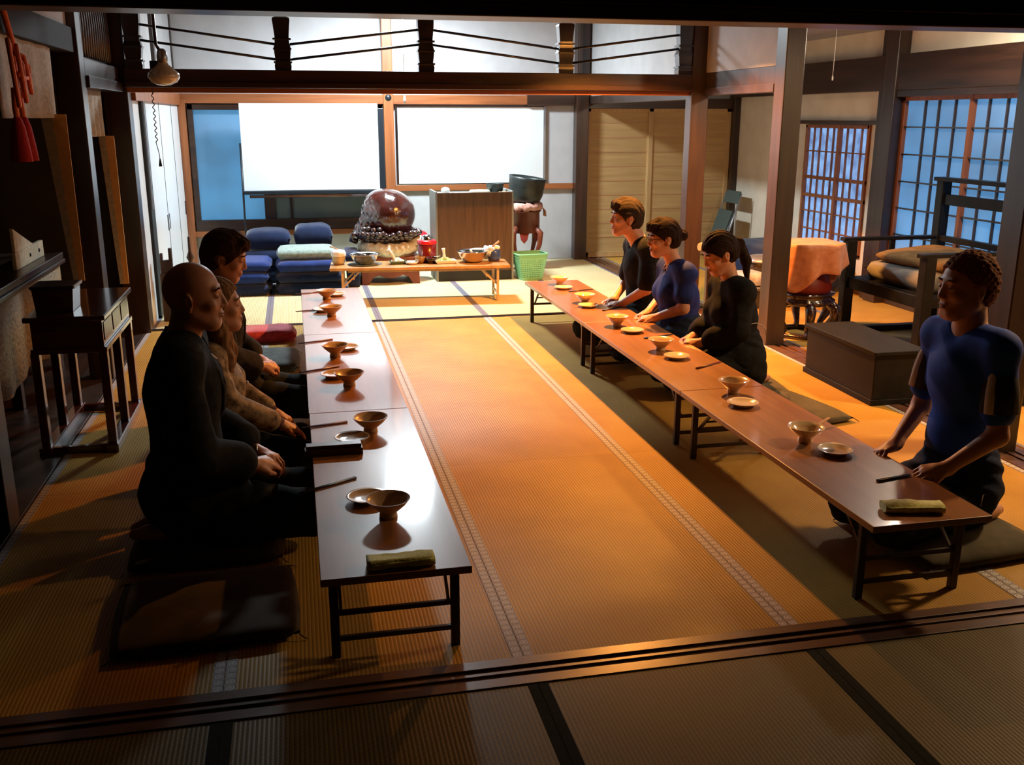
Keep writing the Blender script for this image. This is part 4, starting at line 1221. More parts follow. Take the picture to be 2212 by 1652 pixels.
def food_dish(label, u, v, w_, mat, fmat, spoon, hgt=0.03):
    t = thing('serving_dish', label, 'dish', at_s(u, v), 0.05, 'food dishes on the serving table')
    b = MB()
    pts = []
    for (s_, z) in ((0.80, 0.0), (1.0, hgt), (0.93, hgt), (0.74, 0.006)):
        pts += [(-w_*s_, -w_*0.62*s_, z), (w_*s_, -w_*0.62*s_, z), (w_*s_, w_*0.62*s_, z), (-w_*s_, w_*0.62*s_, z)]
    f = [(0, 3, 2, 1)]
    for r_ in range(3):
        for k in range(4):
            k2 = (k+1) % 4; f.append((r_*4+k, r_*4+k2, (r_+1)*4+k2, (r_+1)*4+k))
    f.append((12, 13, 14, 15))
    b.add(pts, f); b.obj('dish_body', mat, t, 0.002)
    rnd = random.Random(int(u*100)+50)
    b = MB()
    for k in range(34):
        a = rnd.uniform(0, 2*PI); r_ = math.sqrt(rnd.random())*w_*0.62
        b.ell((r_*math.cos(a), r_*math.sin(a)*0.6, 0.022+0.030*(1-r_/(w_*0.7))), (0.016, 0.014, 0.010), 8, 5, Matrix.Rotation(rnd.uniform(0, 3), 3, 'Z'))
    b.obj('food', fmat, t)
    if spoon:
        MB().tube([(spoon*0.3, 0, 0.035), (spoon*0.6, 0, 0.09), (spoon, 0, 0.135)], [0.018, 0.012, 0.016], 10).obj('serving_spoon', 'plastic_white', t)
    return t
food_dish('green square dish heaped with white food and white spoon', -0.20, 0.0, 0.080, 'dish_green', 'food_white', -0.085)
food_dish('pale dish of green and white salad with upright white spoon', 0.23, 0.0, 0.100, 'plastic_white', 'food_green', -0.012)
o = sobj(MB().lathe([(0.001, 0), (0.04, 0), (0.062, 0.022), (0.06, 0.024), (0.035, 0.008), (0.001, 0.008)], n=28), 'small_plate', 'plastic_white', -0.075, -0.03, 'small white plate beside the green square dish', 'plate')
t = thing('glass_bowl', 'amber glass bowl holding upright spoons on the serving table', 'bowl', at_s(0.005, 0.02))
MB().lathe([(0.001, 0), (0.03, 0), (0.045, 0.03), (0.05, 0.065), (0.046, 0.065), (0.04, 0.03), (0.001, 0.01)], n=28).obj('bowl_body', 'glass_brown', t)
for q in (-0.012, 0.014): MB().tube([(q, 0, 0.02), (q*1.6, 0.0, 0.125)], 0.004, 6).obj('spoon', 'silver', t)
t = thing('dark_bowl', 'small dark lacquer bowl with spoon in middle of serving table', 'bowl', at_s(0.105, 0.0))
MB().lathe([(0.001, 0), (0.03, 0), (0.048, 0.03), (0.055, 0.052), (0.050, 0.052), (0.04, 0.028), (0.001, 0.01)], n=28).obj('bowl_body', 'bowl_dark', t)
MB().tube([(-0.045, 0, 0.056), (0.045, 0.0, 0.060), (0.085, 0, 0.066)], 0.004, 6).obj('spoon', 'silver', t)
t = thing('lidded_pot', 'dark red tall pot with bright red rim and clear knob on the serving table', 'pot', at_s(0.075, 0.115))
MB().lathe([(0.001, 0), (0.076, 0), (0.082, 0.02), (0.085, 0.17), (0.001, 0.172)], n=32).obj('pot_body', 'pot_red', t)
MB().lathe([(0.088, 0.165), (0.092, 0.185), (0.08, 0.20), (0.001, 0.202)], n=32, caps=False).obj('rim', 'lid_red', t)
MB().lathe([(0.05, 0.20), (0.052, 0.225), (0.035, 0.245), (0.001, 0.25)], n=28, caps=False).obj('clear_lid', 'steel', t)
t = thing('blue_jar', 'blue jar wrapped in checked cloth with a wooden-handled spoon', 'jar', at_s(0.695, 0.07))
MB().lathe([(0.001, 0), (0.05, 0), (0.062, 0.03), (0.060, 0.09), (0.045, 0.11), (0.001, 0.115)], n=28).obj('jar_body', 'jar_blue', t)
MB().pillow(-0.10, 0.01, -0.05, 0.05, 0.05, 0.14, 12, 0.3, 0.2, 3).obj('cloth', 'cloth_bluewhite', t)
MB().ell((0.02, 0, 0.125), (0.04, 0.035, 0.022), 14, 8).obj('jar_lid', 'plastic_white', t)
MB().tube([(-0.02, -0.02, 0.135), (0.045, -0.02, 0.185)], [0.007, 0.010], 8).obj('spoon_handle', 'ladle_wood', t)
o = sobj(MB().lathe([(0.001, 0), (0.155, 0), (0.158, 0.004), (0.001, 0.004)], n=36), 'round_mat', 'zabuton_grey', -0.50, 0.02, 'dark round mat beneath the left steel bowl', 'mat')
o.location.z = ZS-0.0015

# ================================================================ LEFT SIDE: ALTAR AND DESK
t = thing('incense_desk', 'dark red lacquered desk with panelled sides by the left wall', 'desk', (-1.12, 5.35, 0))
MB().box(-0.185, 0.185, -0.42, 0.42, 0.675, 0.70).obj('desktop', 'lacquer', t, 0.005)
b = MB(); b.box(-0.16, 0.165, -0.39, 0.39, 0.54, 0.675); b.obj('frieze', 'lacquer', t, 0.003)
for k in range(3): MB().box(0.1655, 0.1685, -0.36+0.25*k, -0.15+0.25*k, 0.565, 0.655).obj('side_panel', 'grey_glass', t, 0.002)
MB().box(-0.17, 0.178, -0.40, 0.40, 0.515, 0.54).obj('lower_rail', 'lacquer', t, 0.003)
for sx in (-1, 1):
    for y in (-0.37, 0.0, 0.37):
        MB().box(sx*0.155-0.02, sx*0.155+0.02, y-0.025, y+0.025, 0.04, 0.52).obj('leg', 'lacquer', t, 0.004)
for sx in (-1, 1): MB().box(sx*0.155-0.03, sx*0.155+0.03, -0.42, 0.42, 0.0, 0.045).obj('runner', 'lacquer', t, 0.006)
for y in (-0.40, 0.37): MB().box(-0.16, 0.16, y, y+0.03, 0.0, 0.04).obj('foot_rail', 'lacquer', t, 0.004)
t = thing('incense_box', 'small dark wooden box with pale lid edge on the lacquered desk', 'box', (-1.185, 5.14, 0.70))
poly = [(-0.085, 0.0), (0.085, 0.0), (0.095, 0.115), (-0.095, 0.115)]
MB().prism(poly, 'y', -0.08, 0.10).obj('box_body', 'lacquer', t, 0.003)
MB().box(-0.10, 0.10, -0.09, 0.11, 0.115, 0.13).obj('lid', 'dark_timber_x', t, 0.003)
MB().box(0.099, 0.105, -0.085, 0.105, 0.116, 0.130).obj('lid_edge', 'white_gloss', t)

t = thing('altar_table', 'long dark altar table with gold brocade front at far left', 'altar', (-1.95, 6.05, 0))
MB().box(-0.42, 0.42, -1.30, 0.90, 0.72, 0.76).obj('altar_top', 'dark_timber_y', t, 0.004)
MB().box(0.38, 0.435, -1.28, 0.88, 0.695, 0.72).obj('moulding', 'dark_timber_y', t, 0.004)
b = MB(); n = 40; vs_ = []; f = []
for i in range(n+1):
    y = -1.26+2.12*i/n
    for z in (0.70, 0.45, 0.20):
        vs_.append((0.40+0.010*math.sin(i*1.1)*(0.7-z)*2, y, z+(0.03*math.sin(i*0.35) if z == 0.20 else 0)))
for i in range(n):
    for k in range(2):
        a = i*3+k; f.append((a, a+3, a+4, a+1))
b.add(vs_, f, True); o = b.obj('brocade_front', 'brocade_gold', t); q = o.modifiers.new('solid', 'SOLIDIFY'); q.thickness = 0.006
for sx in (-0.36, 0.30):
    for y in (-1.2, -0.2, 0.8): MB().box(sx, sx+0.06, y-0.03, y+0.03, 0, 0.72).obj('leg', 'dark_timber', t, 0.004)
t = thing('wooden_bracket', 'pale wooden bracket board with two dark holes on the altar table', 'board', (-1.62, 6.55, 0.761))
b = MB().box(-0.012, 0.012, -0.42, 0.24, 0.0, 0.10)
b.prism([(-0.40, 0.10), (0.02, 0.10), (-0.40, 0.24)], 'x', -0.010, 0.010)
b.obj('board', 'band_tan', t, 0.003)
for y in (-0.10, 0.12):
    o = MB().lathe([(0.001, 0), (0.012, 0), (0.012, 0.004), (0.001, 0.004)], n=14).obj('hole', 'black_gap', t); o.location = (0.013, y, 0.05); o.rotation_euler = (0, PI/2, 0)  # black disc on the board stands for the shade inside a hole
# hanging cloths and tassels along the left posts
def curtain(name, label, x, y0, y1, z0, z1, mat, amp=0.01, cat='curtain', group=None):
    n = 30; vs_ = []; f = []
    for i in range(n+1):
        y = y0+(y1-y0)*i/n
        for k in range(7):
            z = z0+(z1-z0)*k/6
            vs_.append((x+amp*math.sin(i*0.8)*(0.4+0.6*(1-k/6)), y, z))
    for i in range(n):
        for k in range(6):
            a = i*7+k; f.append((a, a+7, a+8, a+1))
    o = MB().add(vs_, f, True).obj(name, mat)
    q = o.modifiers.new('solid', 'SOLIDIFY'); q.thickness = 0.006
    return tag(o, label, cat, group)
curtain('curtain', 'grey-brown woven curtain hanging at upper left', -1.27, 4.90, 6.02, 1.62, 2.06, 'drape')
curtain('curtain', 'short grey cloth hanging behind the left pillar', -1.27, 6.85, 7.42, 1.50, 1.80, 'drape')
def banner(label, x0, x1, xb0, xb1, y, z0, z1):
    # hangs facing the tables and tapers downwards; tan half on the left, orange half on the right
    t = thing('hanging_banner', label, 'banner', (x0, y, 0), 0, 'striped banners on the left')
    m0 = x0+(x1-x0)*0.45; m1 = xb0+(xb1-xb0)*0.45
    for nm, mt, (a0, a1, b0, b1) in (('tan_band', 'band_tan', (x0, m0, xb0, m1)), ('orange_band', 'band_orange', (m0, x1, m1, xb1))):
        MB().prism([(a0-x0, z1), (a1-x0, z1), (b1-x0, z0), (b0-x0, z0)], 'y', -0.004, 0.004).obj(nm, mt, t)
    return t
banner('tan and orange striped banner hanging left of dark pillar', -1.335, -1.205, -1.265, -1.205, 5.93, 0.72, 1.64)
banner('orange striped banner between the two left pillars', -1.30, -1.20, -1.26, -1.20, 7.35, 0.47, 1.50)
t = thing('red_tassel_cord', 'knotted orange-red cord with two big red tassels at upper left edge', 'tassel', (-1.20, 4.93, 1.45))
b = MB()
rnd = random.Random(5)
b.tube([(0, -0.10, 0.74), (0, -0.04, 0.62), (0, 0.04, 0.50), (0, 0.03, 0.42)], 0.014, 8)
for k in range(4):
    s_ = -0.085+0.055*k; xo = 0.018*(k % 2)
    b.tube([(xo, 0.02, 0.45), (0.02+xo, s_-0.03, 0.50-0.02*k), (0.03+xo, s_-0.045, 0.38), (0.03+xo, s_-0.01, 0.22+0.02*k), (0.02+xo, s_+0.03, 0.28), (0.02+xo, s_+0.035, 0.40), (0.0, 0.03, 0.47)], 0.0105, 8)
b.tube([(0.035, -0.09, 0.36), (0.045, -0.02, 0.34), (0.045, 0.06, 0.35), (0.035, 0.10, 0.37)], 0.0105, 8)
b.tube([(0, -0.03, 0.30), (0, -0.05, 0.22), (0, -0.04, 0.17)], 0.013, 8); b.tube([(0, 0.04, 0.30), (0, 0.06, 0.22), (0, 0.07, 0.17)], 0.013, 8)
b.obj('knotted_cord', 'cord_red', t)
for y, h in ((-0.04, 0.0), (0.07, 0.0)):
    MB().lathe([(0.014, 0.175), (0.020, 0.165), (0.030, 0.13), (0.040, 0.05), (0.046, -0.02), (0.001, -0.02)], (0, y, 0), 20, wob=lambda a, z: 1+0.05*math.sin(11*a)).obj('tassel', 'tassel_red', t)

# ================================================================ RIGHT SIDE
# big black temple armchair
t = thing('temple_armchair', 'big square black wooden armchair piled with cushions by the window', 'chair', (4.15, 5.78, 0))
W_ = 0.97; D_ = 0.76
def leg_(x, y, z1): MB().box(x-0.04, x+0.04, y-0.04, y+0.04, 0.04, z1).obj('leg', 'chair_black', t, 0.004)
leg_(0.0, 0.0, 0.72); leg_(0.0, W_, 0.72); leg_(D_, 0.0, 1.16); leg_(D_, W_, 1.16)
for y in (0.0, W_):
    MB().box(-0.07, D_+0.03, y-0.035, y+0.035, 0.715, 0.742).obj('armrest', 'chair_black', t, 0.004)
    MB().box(0.34, 0.38, y-0.015, y+0.015, 0.44, 0.715).obj('arm_support', 'chair_black', t, 0.003)
    MB().box(-0.22 if y == 0 else -0.05, D_+0.06, y-0.035, y+0.035, 0.0, 0.045).obj('runner', 'chair_black', t, 0.004)
    MB().box(0.0, D_, y-0.02, y+0.02, 0.37, 0.44).obj('side_rail', 'chair_black', t, 0.003)
MB().box(-0.02, 0.02, 0.0, W_, 0.36, 0.445).obj('seat_rail', 'chair_black', t, 0.003)
MB().box(0.0, D_, 0.03, W_-0.03, 0.42, 0.445).obj('seat', 'chair_black', t, 0.003)
MB().box(D_-0.05, D_+0.05, -0.07, W_+0.07, 1.155, 1.185).obj('top_rail', 'chair_black', t, 0.005)
MB().box(D_-0.02, D_+0.02, 0.0, W_, 0.98, 1.06).obj('back_rail', 'chair_black', t, 0.004)
MB().box(D_-0.02, D_+0.02, 0.0, W_, 0.70, 0.745).obj('back_rail', 'chair_black', t, 0.004)
o = MB().pillow(-0.33, 0.33, -0.42, 0.42, -0.065, 0.085, 18, 0.25, 0.04, 2).obj('seat_cushion', 'cushion_grey'); o.location = (4.545, 6.26, 0.510); tag(o, 'thick grey cushion on the black armchair seat', 'cushion')
o = MB().pillow(-0.34, 0.30, -0.36, 0.38, -0.03, 0.045, 18, 0.35, 0.04, 5).obj('thin_cushion', 'cushion_tan'); o.location = (4.60, 6.24, 0.635); o.rotation_euler = (0.03, -0.05, 0.2); tag(o, 'thin brown cushion lying on top of grey cushion in the armchair', 'cushion')
# low chest
t = thing('storage_chest', 'low dark grey wooden chest in front of the black armchair', 'chest', (3.215, 4.86, 0), -0.02)
MB().box(0.01, 0.32, 0.01, 0.82, 0.0, 0.30).obj('chest_body', 'chest_wood', t, 0.005)
MB().box(-0.008, 0.338, -0.008, 0.84, 0.30, 0.325).obj('lid', 'chest_wood', t, 0.005)
MB().box(0.0, 0.33, 0.0, 0.83, 0.0, 0.035).obj('plinth', 'chest_wood', t, 0.003)
# orange-clothed drum on carved stand
t = thing('carved_stand', 'glossy dark carved stand with cabriole legs under the orange cloth', 'stand', (3.79, 6.74, 0))
b = MB().lathe([(0.001, 0.25), (0.20, 0.25), (0.225, 0.265), (0.225, 0.285), (0.20, 0.30), (0.21, 0.325), (0.23, 0.335), (0.001, 0.34)], n=40, wob=lambda a, z: 1+0.03*math.sin(12*a)); b.obj('carved_frieze', 'carved_dark', t)
for k in range(6):
    a = k*PI/3+0.25; ca, sa = math.cos(a), math.sin(a)
    pts = [(0.19*ca, 0.19*sa, 0.27), (0.245*ca, 0.245*sa, 0.225), (0.24*ca, 0.24*sa, 0.15), (0.18*ca, 0.18*sa, 0.08), (0.17*ca, 0.17*sa, 0.045), (0.22*ca, 0.22*sa, 0.028), (0.25*ca, 0.25*sa, 0.035)]
    MB().tube(pts, [0.035, 0.042, 0.034, 0.022, 0.019, 0.024, 0.012], 12).obj('cabriole_leg', 'carved_dark', t)
MB().tube([(0.21*math.cos(a*PI/18), 0.21*math.sin(a*PI/18), 0.018) for a in range(36)], 0.018, 10, closed=True).obj('base_ring', 'carved_dark', t)
MB().lathe([(0.001, 0.0), (0.16, 0.0), (0.19, 0.05), (0.15, 0.13), (0.06, 0.16), (0.001, 0.16)], n=32).obj('unused', 'red_drum', t) if False else None
o = MB().lathe([(0.001, 0.0), (0.19, 0.0), (0.20, 0.04), (0.17, 0.12), (0.13, 0.18), (0.13, 0.36), (0.001, 0.37)], n=36).obj('red_drum', 'red_drum'); o.location = (3.79, 6.74, 0.341); tag(o, 'deep red drum on carved stand half hidden under orange cloth', 'drum')
# orange cloth draped over it
n = 72; vs_ = []; f = []; rings = 16
for j in range(rings+1):
    q = j/rings
    for i in range(n):
        a = 2*PI*i/n
        sq = 1/(abs(math.cos(a))**6+abs(math.sin(a))**6)**(1/6)
        if q < 0.35:
            r_ = 0.25*(q/0.35); z = 0.722+0.006*math.cos(q*6)
            r_ *= sq if q > 0.2 else 1
            r_ = min(r_, 0.27)
        else:
            t_ = (q-0.35)/0.65
            drop = 0.27+0.11*math.cos(2*(a-0.9))*1.0 + 0.03*math.sin(5*a)
            front = math.exp(-((((a-4.35+PI) % (2*PI))-PI)/0.5)**2)
            drop -= 0.10*front
            r_ = 0.25*min(sq, 1.08)+0.018*t_*math.sin(9*a)+0.02*t_
            z = 0.715-drop*t_
        vs_.append((r_*math.cos(a), r_*math.sin(a), z))
for j in range(rings):
    for i in range(n):
        i2 = (i+1) % n; f.append((j*n+i, j*n+i2, (j+1)*n+i2, (j+1)*n+i))
o = MB().add(vs_, f, True).obj('draped_cloth', 'cloth_orange'); q = o.modifiers.new('solid', 'SOLIDIFY'); q.thickness = 0.004
o.location = (3.79, 6.74, 0.0); tag(o, 'orange cloth draped over the red drum beside the pillar', 'cloth')
# folding chairs leaning on the window wall at the back
t = thing('folding_chair', 'grey folding chair leaning against white wall by the sliding doors', 'chair', (4.80, 10.75, 0), 0)
tilt = 0.30
def lp(x, y, z): return (x+z*tilt, y, z)
for y in (-0.20, 0.20):
    MB().tube([lp(0, y, 0.0), lp(0, y, 0.78)], 0.010, 8).obj('frame_tube', 'grey_metal', t)
    MB().tube([lp(-0.03, y*0.85, 0.0), lp(0.0, y*0.85, 0.55)], 0.010, 8).obj('frame_tube', 'grey_metal', t)
b = MB(); b.add([lp(-0.012, -0.20, 0.66), lp(-0.012, 0.20, 0.66), lp(-0.012, 0.17, 0.80), lp(-0.012, -0.17, 0.80), lp(0.012, -0.20, 0.66), lp(0.012, 0.20, 0.66), lp(0.012, 0.17, 0.80), lp(0.012, -0.17, 0.80)], [(0, 1, 2, 3), (7, 6, 5, 4), (0, 4, 5, 1), (1, 5, 6, 2), (2, 6, 7, 3), (3, 7, 4, 0)])
b.obj('backrest', 'chair_green', t, 0.008)
b = MB(); b.add([lp(-0.05, -0.17, 0.16), lp(-0.05, 0.17, 0.16), lp(-0.04, 0.18, 0.58), lp(-0.04, -0.18, 0.58), lp(-0.02, -0.17, 0.16), lp(-0.02, 0.17, 0.16), lp(-0.01, 0.18, 0.58), lp(-0.01, -0.18, 0.58)], [(0, 1, 2, 3), (7, 6, 5, 4), (0, 4, 5, 1), (1, 5, 6, 2), (2, 6, 7, 3), (3, 7, 4, 0)])
b.obj('seat', 'chair_green', t, 0.008)
# low dark cabinet with bundles beyond the ponytail woman
t = thing('low_shelf', 'low dark shelf unit with silver edge behind the ponytail woman', 'shelf', (4.05, 7.95, 0))
MB().box(-0.26, 0.30, -0.18, 0.30, 0.0, 0.16).obj('shelf_body', 'black_lacquer', t, 0.004)
MB().box(-0.27, 0.31, -0.19, 0.31, 0.16, 0.178).obj('shelf_top', 'silver', t, 0.003)
o = MB().pillow(-0.24, 0.24, -0.14, 0.16, 0.0, 0.12, 14, 0.35, 0.18, 8).obj('cloth_bundle', 'bundle'); o.location = (4.06, 8.0, 0.186); tag(o, 'crumpled pale cloth bundle on the low dark shelf', 'bundle')
t = thing('steel_pot', 'shiny pot with dark opening stacked above the pale bundle', 'pot', (4.10, 8.06, 0.295))
MB().lathe([(0.001, 0), (0.15, 0), (0.17, 0.04), (0.165, 0.09), (0.001, 0.09)], n=28).obj('pot_body', 'bowl_dark', t)
MB().lathe([(0.18, 0.085), (0.18, 0.10), (0.12, 0.13), (0.001, 0.135)], n=28).obj('pot_lid', 'foil', t)
t = thing('futon_stack', 'dark navy futon pile against the white wall in the aisle', 'futon', (4.72, 9.05, 0))
MB().pillow(-0.38, 0.40, -0.75, 0.75, 0.0, 0.24, 18, 0.22, 0.03, 3).obj('lower_futon', 'cushion_dark_navy', t)
MB().pillow(-0.36, 0.38, -0.70, 0.72, 0.20, 0.40, 18, 0.25, 0.05, 6).obj('upper_futon', 'cushion_dark_navy', t)
# pale draped object between the women, with its wooden stand
t = thing('gong_stand', 'wooden stand draped with pale brown cloth behind the women', 'stand', (3.20, 7.10, 0))
for y in (-0.10, 0.12): MB().box(-0.02, 0.02, y-0.02, y+0.02, 0.0, 0.50).obj('leg', 'red_timber', t, 0.003)
MB().box(-0.03, 0.03, -0.14, 0.16, 0.0, 0.03).obj('foot', 'red_timber', t, 0.003)
MB().tube([(-0.16, -0.05, 0.66), (-0.02, -0.02, 0.65), (0.10, 0.02, 0.58), (0.14, 0.04, 0.45)], [0.030, 0.062, 0.068, 0.055], 14).obj('draped_roll', 'pale_drape', t)
# low table in the aisle past the nearest right pillar
t = thing('low_bench', 'low black bench in the aisle at the right edge of view', 'bench', (4.45, 4.85, 0))
MB().box(-0.42, 0.30, -0.20, 0.20, 0.24, 0.27).obj('bench_top', 'chair_black', t, 0.004)
for x in (-0.37, 0.25):
    for y in (-0.16, 0.16): MB().box(x-0.025, x+0.025, y-0.02, y+0.02, 0, 0.24).obj('leg', 'chair_black', t, 0.003)
MB().box(-0.37, 0.25, -0.17, -0.15, 0.06, 0.09).obj('stretcher', 'chair_black', t, 0.003)

# ================================================================ PEOPLE
def skin(name, c, c2):
    m, nt, b = newmat(name)
    v = coords(nt)
    n = N(nt, 'ShaderNodeTexNoise'); n.inputs['Scale'].default_value = 25; n.inputs['Detail'].default_value = 4
    nt.links.new(v, n.inputs['Vector'])
    nt.links.new(ramp(nt, n.outputs['Fac'], [(0.3, c), (0.7, c2)]), b.inputs['Base Color'])
    b.inputs['Roughness'].default_value = 0.48
    b.inputs['Subsurface Weight'].default_value = 0.0
    bump(nt, b, n.outputs['Fac'], 0.06, 0.002)
    return m
skin('skin_fair', (0.52, 0.25, 0.16), (0.60, 0.31, 0.20))
skin('skin_warm', (0.46, 0.21, 0.13), (0.54, 0.26, 0.165))
noisy('hair_brown', (0.025, 0.013, 0.007), (0.075, 0.038, 0.020), 0.8, 60, 0.6, 0.08, (1, 1, 3), detail=6)
noisy('hair_dark', (0.010, 0.006, 0.005), (0.032, 0.018, 0.013), 0.8, 60, 0.6, 0.08, (1, 1, 3), detail=6)
noisy('hair_light', (0.16, 0.085, 0.04), (0.34, 0.19, 0.10), 0.8, 45, 0.6, 0.08, (2.5, 2.5, 0.5), detail=6)
noisy('hair_sandy', (0.022, 0.016, 0.012), (0.048, 0.035, 0.026), 0.8, 60, 0.6, 0.08, (1, 1, 3), detail=6)
noisy('hair_ginger', (0.13, 0.045, 0.018), (0.26, 0.095, 0.035), 0.8, 110, 0.9, 0.08, detail=8)
noisy('cloth_black', (0.006, 0.007, 0.008), (0.014, 0.015, 0.017), 0.9, 30, 0.2, 0.15)
noisy('cloth_charcoal', (0.018, 0.017, 0.020), (0.035, 0.033, 0.038), 0.9, 30, 0.2, 0.15)
noisy('cloth_leaf', (0.07, 0.045, 0.025), (0.42, 0.31, 0.20), 0.75, 30, 0.5, 0.25, detail=7)
noisy('cloth_royal', (0.006, 0.05, 0.36), (0.010, 0.08, 0.50), 0.75, 18, 0.15, 0.3)
noisy('cloth_navy', (0.008, 0.020, 0.15), (0.014, 0.034, 0.24), 0.8, 18, 0.15, 0.25)
noisy('denim', (0.010, 0.018, 0.045), (0.022, 0.036, 0.085), 0.9, 80, 0.25, 0.15)
noisy('trouser_dark', (0.008, 0.010, 0.012), (0.016, 0.020, 0.022), 0.9, 40, 0.2, 0.15)
flat('cloth_white', (0.70, 0.68, 0.66), 0.8)
flat('panel_beige', (0.50, 0.45, 0.40), 0.8)
flat('panel_black', (0.010, 0.011, 0.014), 0.8)
flat('eye_dark', (0.02, 0.015, 0.012), 0.2)
flat('lip', (0.30, 0.115, 0.08), 0.6, spec=0.2)
flat('glasses', (0.015, 0.012, 0.012), 0.25)
flat('purple_cuff', (0.06, 0.018, 0.035), 0.8)

def rotY(a): c, s_ = math.cos(a), math.sin(a); return np.array([[c, 0, s_], [0, 1, 0], [-s_, 0, c]])
def rotZ(a): c, s_ = math.cos(a), math.sin(a); return np.array([[c, -s_, 0], [s_, c, 0], [0, 0, 1]])

def hand(F, w_, d, n, side, s_=1.0, curl=(0.5, 0.7, 0.5)):
    # w_ wrist, d pointing direction, n back-of-hand normal, side = +1/-1 thumb side along d x n
    w_ = np.array(w_, float); d = np.array(d, float); d /= np.linalg.norm(d)
    n = np.array(n, float); n -= d*(n@d); n /= np.linalg.norm(n)
    e = np.cross(d, n)*side
    R = np.stack([d, e, n], 1)
    F.ell(w_+d*0.048*s_, (0.052*s_, 0.040*s_, 0.017*s_), R, 0.012)
    F.cone(w_-d*0.01, w_+d*0.03*s_, 0.026*s_, 0.024*s_, 0.02)
    for i in range(4):
        off = (0.030-0.020*i)*s_
        L = [0.040, 0.044, 0.041, 0.032][i]*s_
        p = w_+d*(0.086-0.004*abs(i-1))*s_+e*off
        a = 0.0
        F.cone(w_+d*0.05*s_+e*off*0.8, p, 0.011*s_, 0.0098*s_, 0.006)
        r_ = 0.0092*s_
        for j, c_ in enumerate(curl):
            a += c_*(1+0.12*i)
            q = p+(d*math.cos(a)-n*math.sin(a))*L*(1.0, 0.62, 0.48)[j]
            F.cone(p, q, r_, r_*0.92, 0.003); p = q; r_ *= 0.92
    t0_ = w_+d*0.022*s_+e*0.026*s_
    t1 = t0_+(d*0.030+e*0.020-n*0.012)*s_
    t2 = t1+(d*0.028+e*0.002-n*0.010)*s_
    F.cone(t0_, t1, 0.015*s_, 0.012*s_, 0.010); F.cone(t1, t2, 0.0115*s_, 0.009*s_, 0.004)

